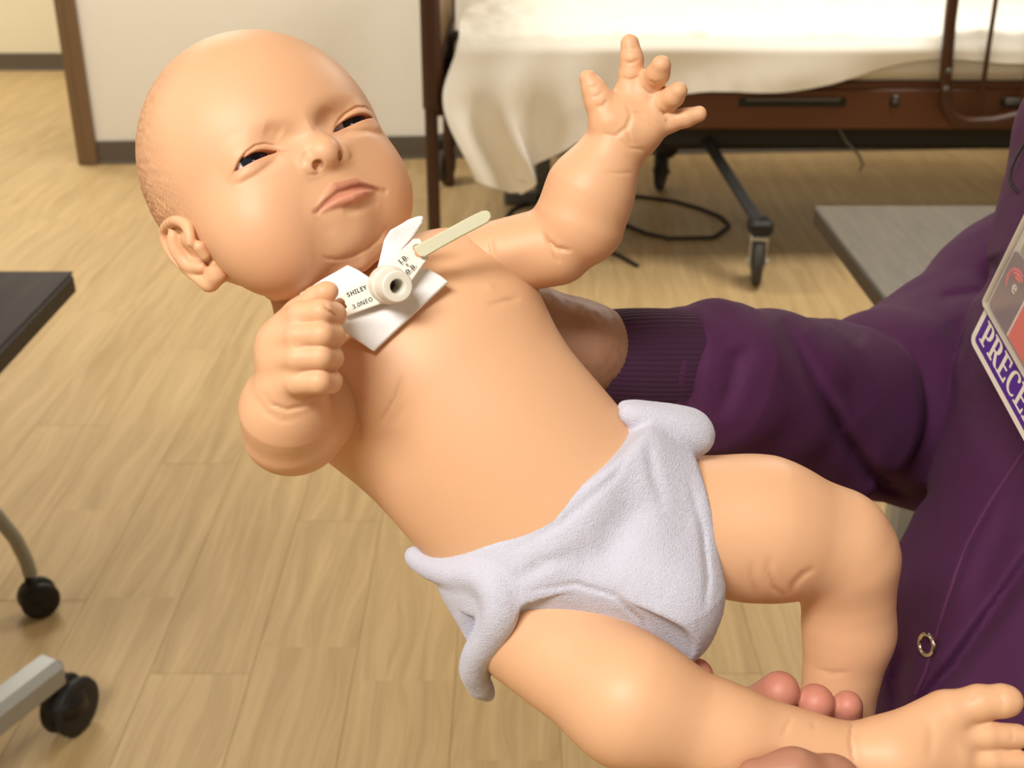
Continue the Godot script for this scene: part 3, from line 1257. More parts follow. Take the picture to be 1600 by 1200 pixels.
func airway() -> void:
	# gauze
	var root := thing("gauze_dressing", "white slit gauze pad tucked under the tracheostomy tube on the manikin's neck", "gauze", rig * q(610, 480, 40))
	var p := Plate.new().outline([[522, 505], [540, 520], [584, 550], [640, 498], [701, 441], [690, 432], [668, 419], [620, 420], [575, 440]], 44.0, -0.16, -0.08)
	p.half = 1.4
	p.soft = 1.0
	p.wave = 0.15
	plate_part(root, "lower_flap", p, M.gauze, 0.6)
	p = Plate.new().outline([[467, 459], [505, 436], [543, 414], [560, 422], [578, 434], [582, 446], [545, 462], [500, 480], [476, 466]], 46.0, 0.1, 0.0)
	p.half = 1.2
	p.soft = 0.9
	p.wave = 0.5
	plate_part(root, "upper_flap", p, M.gauze, 0.6)
	p = Plate.new().outline([[588, 424], [592, 408], [600, 376], [610, 360], [638, 343], [655, 338], [663, 339], [661, 350], [644, 373], [628, 392], [604, 418]], 46.0, -0.15, 0.0)
	p.half = 1.3
	p.soft = 0.9
	p.wave = 0.8
	plate_part(root, "upper_flap", p, M.gauze, 0.6)
	# tube
	root = thing("tracheostomy_tube", "white plastic tracheostomy tube with winged flange and round open hub at the manikin's throat", "tracheostomy tube", rig * q(610, 445, 50))
	p = Plate.new().outline([[526, 461], [560, 441], [582, 432], [590, 418], [604, 410], [620, 396], [637, 382], [646, 373], [657, 373], [665, 388], [670, 404], [663, 412], [652, 428], [642, 442], [625, 470], [596, 475], [560, 488], [540, 496], [534, 490]], 49.5, -0.05, -0.05)
	p.half = 0.9
	p.soft = 0.5
	for h in [[533, 474, 7], [537, 481, 6], [652, 388, 6], [655, 396, 6]]:
		var c := q(h[0], h[1], 49.5)
		p.holes.append([Vector2(c.x, c.y), h[2] * 0.28])
	plate_part(root, "flange", p, M.tube_plastic, 0.4)
	var ax := (q(622, 448, 64) - q(604, 444, 50)).normalized()
	var sx := ax.cross(Vector3.UP).normalized()
	var hubf := Transform3D(Basis(sx, ax, sx.cross(ax)), q(604, 444, 49))
	var at := Transform3D(Basis(), -root.position) * rig * hubf
	part(root, "hub", Shape.new().lathe([Vector2(0, -1), Vector2(8.2, -1), Vector2(8.4, 0), Vector2(8.4, 4.5), Vector2(8.0, 5.2), Vector2(7.5, 5.5), Vector2(7.2, 6), Vector2(7.0, 14.2), Vector2(6.6, 14.9), Vector2(6.1, 15.1), Vector2(3.7, 15.1), Vector2(3.3, 14.8), Vector2(3.1, 14.2), Vector2(2.7, 3), Vector2(2.7, 1)], 48, at).mesh(), M.tube_plastic)
	part(root, "bore", Shape.new().lathe([Vector2(2.65, 1.0), Vector2(2.65, 3.0), Vector2(2.4, 3.4), Vector2(0, 3.4)], 24, at).mesh(), M.tube_hole, "dark bore inside the hub")
	for t in [["SHILEY", 557.5, 455.0, 23.0, -10.0], ["3.0NEO", 566.5, 473.5, 23.0, -10.0]]:
		words(root, t[0], q(t[1], t[2], 51.55), q(t[1] + t[3], t[2] + t[4], 50.9) - q(t[1], t[2], 50.9), Vector3(0, 1, 0), 2.0, M.print, true, false, 0.15, "lettering", true)
	for t in [["I.D.", 630.0, 405.0], ["x", 635.5, 413.0], ["O.D.", 642.0, 420.0]]:
		words(root, t[0], q(t[1], t[2], 50.9), q(t[1] + 15.0, t[2] - 13.0, 50.9) - q(t[1], t[2], 50.9), Vector3(0, 1, 0), 2.0 if t[0] != "x" else 1.4, M.print, true, false, 0.15, "lettering", true)
	# tie
	root = thing("tube_tie", "cream twill tie threaded through the tracheostomy flange, its free end sticking up to the right", "tie", rig * q(700, 365, 52))
	p = Plate.new().outline([[646, 386], [664, 376], [700, 357], [735, 338], [752, 330], [760, 328.5], [766, 332], [768, 340], [763, 348], [715, 373], [690, 387], [664, 402], [656, 401], [650, 394]], 51.0, -0.08, 0.05)
	p.half = 0.7
	p.soft = 0.5
	plate_part(root, "strap", p, M.tie, 0.45)


# ---------------------------------------------------------------- the carer
func wq(x: float, y: float, z: float) -> Vector3:
	return rig.affine_inverse() * Vector3(x, y, z)


class Jacket extends Field:
	var sleeve := Field.new()
	var near_sleeve := Field.new()

	func shape(p: Vector3) -> float:
		var e := bones(Vector3(p.x, p.y, mid + (p.z - mid) / squash))
		e = smin(e, sleeve.bones(p), 1.0)
		e = smin(e, near_sleeve.bones(p), 20.0)
		return e


const PSKIN := Color(0.36, 0.185, 0.11)


func carer() -> void:
	var feet := Vector3(0.44, 0, -0.66)
	var root := thing("person", "person in a purple snap jacket with a badge, cradling the manikin with both hands", "person", feet)
	# body: torso, head, arms, legs in one skin; hands on finer grids
	var f := Field.new()
	f.base = PSKIN
	f.colored = true
	f.bone(wq(0.45, 1.10, -0.69), wq(0.44, 0.80, -0.66), 85.0, 95.0, 40.0)
	f.bone(wq(0.46, 1.135, -0.60), wq(0.46, 1.135, -0.80), 48.0, 48.0, 40.0)
	f.bone(wq(0.45, 1.16, -0.70), wq(0.43, 1.26, -0.70), 52.0, 50.0, 20.0)
	for s in [-1, 1]:
		f.bone(wq(0.43, 0.80, -0.66 + 0.085 * s), wq(0.40, 0.44, -0.66 + 0.09 * s), 78.0, 55.0, 20.0)
		f.bone(wq(0.40, 0.44, -0.66 + 0.09 * s), wq(0.45, 0.09, -0.66 + 0.09 * s), 52.0, 34.0, 10.0)
	f.bone(q(1680, 450, -360), q(1395, 650, -290), 42.0, 36.0, 10.0)
	f.bone(q(1395, 650, -290), q(1000, 562, -92), 32.0, 22.0, 10.0)
	f.bone(wq(0.46, 1.12, -0.52), wq(0.42, 0.86, -0.40), 42.0, 38.0, 10.0)
	f.bone(wq(0.42, 0.86, -0.40), q(1330, 1275, 20), 36.0, 26.0, 10.0)
	var s := Shape.new()
	body(f, wq(0.45, 0.8, -0.66) - Vector3(330, 800, 480), wq(0.45, 0.8, -0.66) + Vector3(180, 820, 560), 9.0, root.position, s)
	# head, facing the manikin
	f = Field.new()
	f.base = PSKIN
	f.colored = true
	f.bone(wq(0.44, 1.18, -0.70), wq(0.432, 1.30, -0.70), 51.0, 50.0, 20.0)
	f.bone(wq(0.425, 1.395, -0.70), wq(0.450, 1.395, -0.70), 80.0, 82.0, 20.0)
	f.bone(wq(0.380, 1.325, -0.70), wq(0.395, 1.345, -0.70), 46.0, 56.0, 30.0)
	f.bone(wq(0.352, 1.288, -0.70), wq(0.360, 1.300, -0.70), 20.0, 28.0, 24.0)
	f.bone(wq(0.350, 1.388, -0.70), wq(0.324, 1.348, -0.70), 8.0, 10.0, 10.0)
	f.bone(wq(0.336, 1.322, -0.70), wq(0.342, 1.319, -0.70), 9.0, 9.0, 10.0)
	for sd in [-1, 1]:
		f.bone(wq(0.334, 1.344, -0.70 + 0.012 * sd), wq(0.342, 1.346, -0.70 + 0.014 * sd), 7.0, 7.0, 6.0)
		f.bone(wq(0.355, 1.402, -0.70 + 0.018 * sd), wq(0.368, 1.404, -0.70 + 0.046 * sd), 9.0, 8.0, 16.0)
		f.bone(wq(0.364, 1.348, -0.70 + 0.036 * sd), wq(0.372, 1.352, -0.70 + 0.044 * sd), 22.0, 22.0, 20.0)
		f.bone(wq(0.359, 1.379, -0.70 + 0.031 * sd), wq(0.360, 1.379, -0.70 + 0.031 * sd), 13.5, 13.5, 6.0)
		f.bone(wq(0.333, 1.3215, -0.70 + 0.002 * sd), wq(0.342, 1.318, -0.70 + 0.022 * sd), 5.5, 3.0, 3.0)
		f.bone(wq(0.334, 1.3115, -0.70 + 0.001 * sd), wq(0.342, 1.3135, -0.70 + 0.020 * sd), 6.0, 3.0, 3.0)
		f.bone(wq(0.440, 1.385, -0.70 + 0.083 * sd), wq(0.436, 1.350, -0.70 + 0.080 * sd), 11.0, 8.0, 5.0)
	for lip in [wq(0.329, 1.3215, -0.70), wq(0.329, 1.311, -0.70)]:
		f.tints.append([lip, 15.0, Color(0.36, 0.13, 0.10), 0.8])
	body(f, wq(0.425, 1.33, -0.70) - Vector3(125, 190, 150), wq(0.425, 1.33, -0.70) + Vector3(125, 190, 150), 3.6, root.position, s)
	# far hand under the manikin's back
	f = Field.new()
	f.base = PSKIN
	f.colored = true
	f.bone(q(1010, 562, -94), q(915, 553, -80), 21.5, 21.5, 10.0)
	f.bone(q(915, 553, -80), q(835, 525, -66), 21.5, 22.0, 14.0)
	f.bone(q(905, 535, -78), q(845, 500, -66), 19.0, 15.0, 14.0)
	f.bone(q(905, 545, -68), q(830, 560, -66), 20.0, 22.0, 14.0)
	f.bone(q(845, 500, -62), q(760, 440, -64), 12.0, 9.0, 8.0)
	for k in 4:
		f.chain([q(825, 510 + k * 22.0, -66), q(760, 500 + k * 34.0, -66), q(690, 490 + k * 40.0, -62), q(650, 488 + k * 42.0, -58)], [11.5, 9.5, 8.8, 7.5], 3.0, 6.0)
	f.noise = FastNoiseLite.new()
	f.noise.seed = 12
	f.noise.frequency = 0.16
	f.rough = 0.5
	var b := span(600, 420, 1040, 680, -100, -25)
	body(f, b[0], b[1], 2.6, root.position, s)
	# near hand round the manikin's ankle
	f = Field.new()
	f.base = PSKIN.lerp(Color(0.55, 0.24, 0.17), 0.5)
	f.colored = true
	f.bone(q(1350, 1275, 22), q(1250, 1275, 14), 26.0, 24.0, 10.0)
	f.bone(q(1250, 1275, 14), q(1200, 1240, 2), 22.0, 17.0, 14.0)
	f.bone(q(1300, 1265, 10), q(1290, 1235, 2), 20.0, 14.0, 14.0)
	f.chain([q(1190, 1235, 4), q(1140, 1180, -4), q(1096, 1100, 4), q(1088, 1055, 10)], [11.0, 9.6, 8.8, 8.0], 2.0, 6.0)
	f.chain([q(1215, 1225, 0), q(1186, 1150, -8), q(1178, 1104, -2), q(1218, 1080, 10)], [10.5, 9.4, 8.8, 9.4], 2.5, 6.0)
	f.chain([q(1250, 1225, -2), q(1262, 1150, -10), q(1274, 1098, 8)], [10.0, 9.2, 8.9], 2.0, 6.0)
	f.chain([q(1295, 1230, -2), q(1318, 1155, -10), q(1324, 1103, 6)], [9.6, 8.4, 7.2], 2.0, 6.0)
	f.chain([q(1345, 1265, 40), q(1300, 1225, 66), q(1240, 1210, 74), q(1180, 1216, 74)], [13.0, 10.5, 9.4, 8.0], 8.0, 10.0)
	for t in [q(1224, 1070, 14), q(1276, 1094, 14), q(1326, 1100, 12), q(1088, 1050, 14)]:
		f.tints.append([t, 13.0, Color(0.62, 0.24, 0.18), 0.8])
	b = span(1040, 1020, 1400, 1340, -28, 92)
	body(f, b[0], b[1], 1.5, root.position, s)
	var flesh := part(root, "body", s.mesh(), M.person_skin)
	for k in [-1, 1]:
		var e := Shape.new()
		var ball := []
		for i in 13:
			var an := PI * i / 12.0 - PI / 2.0
			ball.append(Vector2(0.0125 * cos(an), 0.0125 * sin(an)))
		e.lathe(ball, 20, Transform3D(Basis(), -root.position) * Transform3D(Basis(), Vector3(0.3565, 1.378, -0.70 + 0.031 * k)))
		part(flesh, "eye", e.mesh(), M.hair, "dark eye")
	# hair: a bun and cap, and one loose curl by the shoulder
	f = Field.new()
	f.bone(wq(0.440, 1.408, -0.70), wq(0.465, 1.395, -0.70), 86.0, 86.0, 10.0)
	f.bone(wq(0.55, 1.40, -0.70), wq(0.56, 1.39, -0.70), 40.0, 38.0, 20.0)
	f.cuts.append([wq(0.405, 1.42, -0.70), (rig.affine_inverse().basis * Vector3(-0.8, -0.62, 0)).normalized(), 8.0])
	f.noise = FastNoiseLite.new()
	f.noise.seed = 3
	f.noise.frequency = 0.05
	f.rough = 2.5
	part(root, "hair", body(f, wq(0.48, 1.40, -0.70) - Vector3.ONE * 150, wq(0.48, 1.40, -0.70) + Vector3.ONE * 150, 5.0, root.position), M.hair)
	var curl := []
	for c in [[1625, 195, -200], [1602, 222, -200], [1588, 245, -199], [1580, 264, -198], [1578, 280, -197], [1583, 292, -196], [1592, 302, -195]]:
		curl.append(rig * q(c[0], c[1], c[2]) - root.position)
	part(root, "curl", Shape.new().tube(curl, 0.0009, 6).mesh(), M.hair, "loose dark curl of hair")
	# jacket
	var j := Jacket.new()
	j.squash = 1.35
	j.mid = -170.0
	j.chain([q(1880, 230, -190), q(1850, 420, -185), q(1795, 600, -172), q(1740, 830, -170), q(1690, 1020, -166), q(1664, 1140, -160), q(1660, 1300, -150)], [106.0, 104.0, 104.0, 104.0, 113.0, 118.0, 122.0], 20.0)
	j.sleeve.chain([q(1064, 566, -98), q(1114, 590, -116), q(1192, 612, -164), q(1290, 642, -232)], [29.5, 42.5, 49.0, 63.0], 8.0)
	j.sleeve.bone(q(1395, 632, -282), q(1480, 625, -325), 70.0, 83.0, 3.0)
	j.sleeve.bone(q(1480, 625, -325), q(1610, 490, -360), 83.0, 77.0, 20.0)
	j.sleeve.bone(q(1610, 490, -360), q(1720, 430, -350), 77.0, 80.0, 20.0)
	j.sleeve.chain([q(1612, 268, -235), q(1590, 304, -232), q(1578, 322, -230), q(1576, 350, -230)], [5.0, 6.0, 5.5, 5.0], 3.0)
	j.near_sleeve.bone(wq(0.455, 1.13, -0.64), wq(0.46, 1.12, -0.52), 84.0, 71.0, 20.0)
	j.near_sleeve.bone(wq(0.46, 1.12, -0.52), wq(0.43, 0.86, -0.38), 70.0, 62.0, 10.0)
	j.near_sleeve.bone(wq(0.43, 0.86, -0.38), q(1470, 1330, 10), 60.0, 40.0, 10.0)
	for l in [
			[[[1218, 496], [1238, 535], [1275, 600], [1318, 680], [1362, 742], [1418, 768], [1482, 775]], 7.8, 16.0, -400],
			[[[1075, 478], [1092, 530], [1080, 610], [1072, 650]], 4.2, 12.0, -200], [[[1180, 545], [1152, 560], [1140, 610], [1120, 660]], 4.0, 14.0, -220],
			[[[1255, 520], [1300, 590], [1350, 650]], 3.5, 18.0, -400], [[[1460, 467], [1500, 460], [1545, 455]], 3.0, 8.0, -400],
			[[[1545, 400], [1560, 430], [1520, 450]], 5.0, 22.0, -400], [[[1300, 505], [1340, 520], [1330, 540]], 2.0, 12.0, -400],
			[[[1480, 500], [1510, 560], [1500, 640]], 3.0, 25.0, -400],
			[[[1700, 760], [1604, 880], [1545, 965], [1492, 1040], [1440, 1100], [1390, 1160]], 8.2, 14.0, -200], [[[1415, 1000], [1400, 1060], [1405, 1130]], 6.0, 12.0, -220],
			[[[1606, 700], [1548, 785], [1512, 850], [1468, 980], [1428, 1090]], 1.6, 4.0, -200], [[[1604, 760], [1552, 860], [1512, 960]], 3.5, 22.0, -200]]:
		j.crease(l[0], l[1], l[2], l[3])
	j.bumps.append([q(1120, 485, -105), 3.0, 12.0])
	j.bumps.append([q(1160, 700, -120), 3.0, 25.0])
	j.noise = FastNoiseLite.new()
	j.noise.seed = 5
	j.noise.frequency = 0.013
	j.noise.fractal_octaves = 2
	j.rough = 2.2
	b = span(1000, 100, 2150, 1500, -460, 150)
	j.cuts.append([wq(0.45, 0.70, -0.66), (rig.affine_inverse().basis * Vector3(0, -1, 0)).normalized(), 3.0])
	var js := Shape.new()
	nets(js, j, graded(b[0].x + 20.0, b[1].x * 0.8, 85.0, 330.0, 2.7, 8.0), graded(b[0].y, b[1].y, -250.0, 125.0, 2.7, 8.0), graded(b[0].z, b[1].z, -340.0, -40.0, 3.0, 8.0), Transform3D(Basis(), -root.position) * rig, 1.65)
	part(root, "jacket", js.mesh(), M.jacket)
	# ribbed cuffs
	var cuff := Shape.new()
	ribbed(cuff, q(918, 563, -82), q(1066, 564, -100), 26.0, 29.5, root.position)
	part(root, "cuff", cuff.mesh(), M.cuff)
	cuff = Shape.new()
	ribbed(cuff, q(1390, 1290, 18), q(1480, 1335, 8), 31.0, 34.0, root.position)
	part(root, "cuff", cuff.mesh(), M.cuff)
	# stitched edge of the front, laid on the cloth
	for line in [[[1606, 698], [1575, 742], [1548, 783], [1528, 818], [1512, 850], [1492, 900], [1476, 950], [1460, 1005], [1446, 1050], [1428, 1092]]]:
		var pts := []
		for k in line.size() - 1:
			for i in 6:
				var t := i / 6.0
				pts.append(Transform3D(Basis(), -root.position) * rig * sight(j, lerpf(line[k][0], line[k + 1][0], t), lerpf(line[k][1], line[k + 1][1], t)))
		part(root, "seam", Shape.new().tube(pts, 0.0011, 6).mesh(), M.seam, "raised stitched edge of the jacket front")
	# snap ring on the front
	var o := sight(j, 1456, 1007)
	var h := 0.5
	var nn := Vector3(j.d(o + Vector3(h, 0, 0)) - j.d(o - Vector3(h, 0, 0)), j.d(o + Vector3(0, h, 0)) - j.d(o - Vector3(0, h, 0)), j.d(o + Vector3(0, 0, h)) - j.d(o - Vector3(0, 0, h))).normalized()
	nn = nn.lerp(Vector3(-0.95, 0.0, 0.25), 0.85).normalized()
	var sx := nn.cross(Vector3.UP).normalized()
	var ring := []
	for k in 13:
		var a := TAU * k / 12.0
		ring.append(Vector2(5.8 + 1.2 * cos(a), 3.6 + 1.2 * sin(a)))
	part(root, "snap", Shape.new().lathe(ring, 40, Transform3D(Basis(), -root.position) * rig * Transform3D(Basis(sx, nn, sx.cross(nn)), o)).mesh(), M.chrome, "small silver snap ring")
	# trousers and shoes
	f = Field.new()
	for k in [-1, 1]:
		f.bone(wq(0.43, 0.76, -0.66 + 0.085 * k), wq(0.40, 0.44, -0.66 + 0.09 * k), 92.0, 70.0, 30.0)
		f.bone(wq(0.40, 0.44, -0.66 + 0.09 * k), wq(0.45, 0.12, -0.66 + 0.09 * k), 68.0, 62.0, 10.0)
	f.cuts.append([wq(0.45, 0.07, -0.66), (rig.affine_inverse().basis * Vector3(0, -1, 0)).normalized(), 3.0])
	part(root, "trousers", body(f, wq(0.44, 0.42, -0.66) - Vector3(130, 480, 330), wq(0.44, 0.42, -0.66) + Vector3(130, 480, 330), 8.0, root.position), M.trousers)
	for k in [-1, 1]:
		f = Field.new()
		f.bone(wq(0.47, 0.045, -0.66 + 0.09 * k), wq(0.32, 0.036, -0.66 + 0.095 * k), 40.0, 36.0, 10.0)
		f.cuts.append([wq(0.45, 0.004, -0.66), (rig.affine_inverse().basis * Vector3(0, -1, 0)).normalized(), 2.0])
		var c := wq(0.395, 0.04, -0.66 + 0.09 * k)
		part(root, "shoe", body(f, c - Vector3(135, 70, 70), c + Vector3(135, 70, 70), 5.0, root.position), M.shoe)


# where the sight line through (px, py) meets a field
func sight(f: Field, px: float, py: float) -> Vector3:
	var a := Vector3(0, 0, NEAR)
	var t := (q(px, py, 0) - a).normalized()
	var p := a + t * 350.0
	for k in 150:
		var e := f.d(p)
		if e < 0.1:
			break
		p += t * e * 0.6
	return p


# a knitted band between two points: fine ribs along its length
func ribbed(s: Shape, a: Vector3, b: Vector3, ra: float, rb: float, base: Vector3) -> void:
	var at := Transform3D(Basis(), -base) * rig
	var t := (b - a).normalized()
	var u := t.cross(Vector3(0.1, 0.2, 1)).normalized()
	var w := u.cross(t)
	var p := []
	var sides := 361
	for k in 15:
		var v := k / 14.0
		for j in sides:
			var an := TAU * j / (sides - 1)
			var r := lerpf(ra, rb, v) + 0.18 * sin(an * 60.0) + 0.8 * sin(an * 3.0 + v * 2.0) - 3.0 * smoothstep(0.08, 0.0, v) + 1.2 * sin(v * PI)
			p.append(at * (a.lerp(b, v) + (u * cos(an) + w * sin(an)) * r))
	s.grid(p, sides)


# ---------------------------------------------------------------- the badge
func badge() -> void:
	# the chest faces left, so the badge is seen at a slant
	var o := q(1517, 531, -112)
	var look := (Vector3(0, 0, NEAR) - o).normalized()
	var ex := (Vector3.RIGHT - look * look.x).normalized()
	var ey := look.cross(ex)
	var B := (ex * 0.52 - ey + look * 0.876).normalized()
	var L := (ex * 0.449 + ey + look * 0.876).normalized()
	L = (L - B * L.dot(B)).normalized()
	var N := B.cross(L)
	var root := thing("name_badge", "staff badge with a purple title strip and clear card holder hanging on the person's chest", "badge", rig * o)
	var fr := Transform3D(Basis(), -root.position) * rig * Transform3D(Basis(B, L, B.cross(L)), o)
	var flip := B.cross(L).dot(N)
	var lay := func(called: String, u0: float, v0: float, u1: float, v1: float, n0: float, thick: float, m: Material, r := 2.0, label := ""):
		return part(root, called, rounded(Vector2(u0, v0), Vector2(u1, v1), r, n0 * flip, thick * flip, fr).mesh(), m, label)
	lay.call("backing_card", 0.0, 0.0, 120.0, 126.0, 0.0, 0.9, M.badge_white, 5.0, "white rounded backing card")
	lay.call("title_strip", 4.0, 4.0, 116.0, 27.0, 0.9, 0.12, M.badge_purple, 2.5, "purple strip with white serif capitals")
	lay.call("id_card", 3.5, 31.0, 114.0, 70.0, 2.0, 0.7, M.badge_card, 2.5, "muted purple identity card")
	lay.call("card_border", 27.6, 31.5, 114.0, 62.0, 2.7, 0.06, M.badge_white, 0.6)
	lay.call("orange_panel", 29.4, 31.5, 114.0, 60.5, 2.78, 0.06, M.badge_orange, 0.6, "orange printed panel")
	lay.call("photo_panel", 7.0, 72.0, 114.0, 110.0, 2.0, 0.5, M.badge_green, 2.0, "grey green upper panel")
	lay.call("holder_back", -0.5, 28.4, 118.0, 117.0, 1.2, 0.5, M.clear, 4.0)
	lay.call("holder_front", -0.5, 28.4, 118.0, 117.0, 4.0, 0.5, M.clear, 4.0, "clear plastic front")
	# rim of the holder
	var rim := []
	for c in [[-0.5, 30.0], [-0.5, 60.0], [-0.5, 90.0], [-0.5, 116.0], [1.0, 117.5], [40.0, 117.5], [117.0, 117.5], [118.5, 116.0], [118.5, 60.0], [118.5, 30.0], [117.0, 28.4], [40.0, 28.4], [1.0, 28.4], [-0.5, 30.0]]:
		rim.append(fr * Vector3(c[0], c[1], 2.8 * flip))
	part(root, "holder_rim", Shape.new().tube(rim, 0.0015, 8).mesh(), M.clear_rim, "clear moulded edge of the card holder")
	# swirl and letter
	for k in 3:
		var arc := []
		var rad := []
		for i in 15:
			var t := i / 14.0
			var a := deg_to_rad([75.0, 55.0, 60.0][k] + t * [150.0, 110.0, 80.0][k])
			var rr: float = [8.6, 6.6, 4.6][k]
			arc.append(fr * Vector3(16.5 + cos(a) * rr, 56.0 + sin(a) * rr, 2.75 * flip))
			rad.append(0.0002 + 0.0010 * sin(t * PI))
		part(root, "emblem_stroke", Shape.new().tube(arc, rad, 8).mesh(), M.badge_pink if k < 2 else M.badge_orange)
	words(root, "e", o + B * 17.0 + L * 55.0 + N * 3.0, B, L, 6.5, M.badge_white, true, false, 0.1)
	var title := words(root, "PRECEPTOR", o + B * 60.0 + L * 14.6 + N * 1.1, B, L, 14.5, M.badge_white, true, true, 0.12)
	title.transform.basis.x *= 106.0 / ((title.mesh as TextMesh).get_aabb().size.x)
	# clip up to the collar
	lay.call("clip", 55.0, 112.0, 65.0, 138.0, 1.0, 2.0, M.chrome, 2.0, "metal clip")


# a flat rounded card in its own plane (u, v), from height n0 up to n0 + thick
func rounded(a: Vector2, b: Vector2, r: float, n0: float, thick: float, fr: Transform3D) -> Shape:
	var pts := []
	for c in [[b.x - r, b.y - r, 0], [a.x + r, b.y - r, 90], [a.x + r, a.y + r, 180], [b.x - r, a.y + r, 270]]:
		for k in 7:
			var t := deg_to_rad(c[2] + 15.0 * k)
			pts.append(Vector2(c[0] + cos(t) * r, c[1] + sin(t) * r))
	var s := Shape.new()
	var top := []
	var low := []
	for p in pts:
		top.append(Vector3(p.x, p.y, n0 + thick))
		low.append(Vector3(p.x, p.y, n0))
	var n := pts.size()
	if thick < 0:
		top.reverse()
		low.reverse()
	s.face(top, fr)
	for k in n:
		var k2 := (k + 1) % n
		s.face([low[k], low[k2], top[k2], top[k]], fr)
	low.reverse()
	s.face(low, fr)
	return s


# ---------------------------------------------------------------- the room
func ceiling_light(x: float, z: float, energy: float) -> void:
	var root := thing("ceiling_light", "", "ceiling light", Vector3(x, 2.7, z))
	var k: int = taken["ceiling_light"]
	root.set_meta("label", "recessed white ceiling light panel, %s" % ["above and behind the camera", "behind the camera over the tables to the right", "near the doorway by the back wall", "over the hospital bed", "at the left side of the room", "in the far room beyond the doorway"][k - 1])
	var f := Shape.new()
	for s in [-1, 1]:
		f.box(Vector3(1.24, 0.03, 0.03), 0.004, place(0, -0.012, 0.305 * s))
		f.box(Vector3(0.03, 0.03, 0.58), 0.004, place(0.605 * s, -0.012, 0))
	part(root, "frame", f.mesh(), M.lamp_frame)
	part(root, "lamp_diffuser", box(Vector3(1.18, 0.012, 0.58), 0.003), M.lamp_glow, "", Vector3(0, -0.010, 0))
	var l := AreaLight3D.new()
	l.name = "lamp_light"
	l.area_size = Vector2(1.16, 0.56)
	l.light_color = Color(1.0, 0.985, 0.955)
	l.light_energy = energy
	l.area_range = 14.0
	l.shadow_enabled = true
	l.rotation_degrees = Vector3(-90, 0, 0)
	l.position = Vector3(0, -0.03, 0)
	root.add_child(l)


func room() -> void:
	var floor_ := structure("floor", box(Vector3(12.4, 0.1, 14.0), 0.002), M.subfloor, Vector3(-0.4, -0.062, -0.9), "pale oak plank floor", "floor")
	# planks of pale oak, each a piece of its own
	var rng := RandomNumberGenerator.new()
	rng.seed = 31
	var pw := 0.18
	var pl := 1.22
	var shapes := []
	for k in 6:
		var s := Shape.new().box(Vector3(pw - 0.0006, 0.012, pl - 0.0008), 0.0006)
		for i in s.v.size():
			s.uv[i] = Vector2(s.v[i].x / pw + 0.5 + 0.17 * k, s.v[i].z / pl * 0.85 + 0.5 + 0.31 * k)
		shapes.append(s.mesh())
	for ix in 35:
		var x := -3.70 + (ix + 0.5) * pw
		var shift := [0.0, 0.45, 0.82, 0.24, 0.61][ix % 5] as float
		for iz in 8:
			var z := 1.1 - (iz + shift) * pl
			if z < -7.9:
				continue
			var o := part(floor_, "plank", shapes[rng.randi() % 6], M["plank%d" % (rng.randi() % 4)], "", Vector3(x + 0.4, 0.056, z + 0.9))
	var h := 2.7
	var t := 0.12
	structure("ceiling", box(Vector3(12.4, 0.1, 14.0), 0.002), M.ceiling, Vector3(-0.4, h + 0.05, -0.9), "plain white ceiling", "ceiling")
	# the back wall, ending at a doorway on the left
	# (it stands four degrees off the bed's line)
	var back := structure("wall_back", box(Vector3(7.6, h, t), 0.003), M.wall, Vector3(1.975, h / 2, -5.531), "cream wall behind the hospital bed", "wall")
	back.rotation_degrees.y = 4.0
	structure("wall_back_end", box(Vector3(3.7, h, t), 0.003), M.wall, Vector3(-4.74, h / 2, -5.28), "cream wall on the far left of the doorway", "wall")
	structure("wall_over_doorway", box(Vector3(1.05, 0.6, t), 0.003), M.wall, Vector3(-2.36, h - 0.3, -5.28), "cream wall above the doorway", "wall")
	structure("wall_far", box(Vector3(12.4, h, t), 0.003), M.far_wall, Vector3(-0.4, h / 2, -7.42), "pale yellow wall of the far room", "wall")
	structure("wall_left", box(Vector3(t, h, 13.4), 0.003), M.wall, Vector3(-6.46, h / 2, -0.9), "cream left wall", "wall")
	structure("wall_right", box(Vector3(t, h, 13.4), 0.003), M.wall, Vector3(5.66, h / 2, -0.9), "cream right wall", "wall")
	structure("wall_front", box(Vector3(12.4, h, t), 0.003), M.wall, Vector3(-0.4, h / 2, 5.8), "cream wall behind the camera", "wall")
	var strip := structure("baseboard_back", base_strip(7.4), M.baseboard, Vector3(1.88, 0, -5.458), "dark grey brown baseboard under the cream wall", "baseboard")
	strip.rotation_degrees.y = 4.0
	structure("baseboard_far", base_strip(6.0), M.baseboard, Vector3(-1.6, 0, -7.353), "grey brown baseboard of the far room", "baseboard")
	# the doorway's frame
	var s := Shape.new()
	for k in [-1, 1]:
		s.box(Vector3(0.062, 2.1, 0.19), 0.006, place(0.52 * k, 1.05, 0))
		s.box(Vector3(0.05, 2.1, 0.03), 0.005, place(0.55 * k, 1.05, 0.085))
	s.box(Vector3(1.10, 0.062, 0.19), 0.006, place(0, 2.13, 0))
	structure("door_1", s.mesh(), M.door_frame, Vector3(-2.366, 0, -5.27), "tan door frame at the end of the cream wall", "door frame")


func base_strip(length: float) -> ArrayMesh:
	return Shape.new().box(Vector3(length, 0.1, 0.012), 0.003, place(0, 0.05, 0)).box(Vector3(length, 0.012, 0.02), 0.004, place(0, 0.006, 0.004)).mesh()


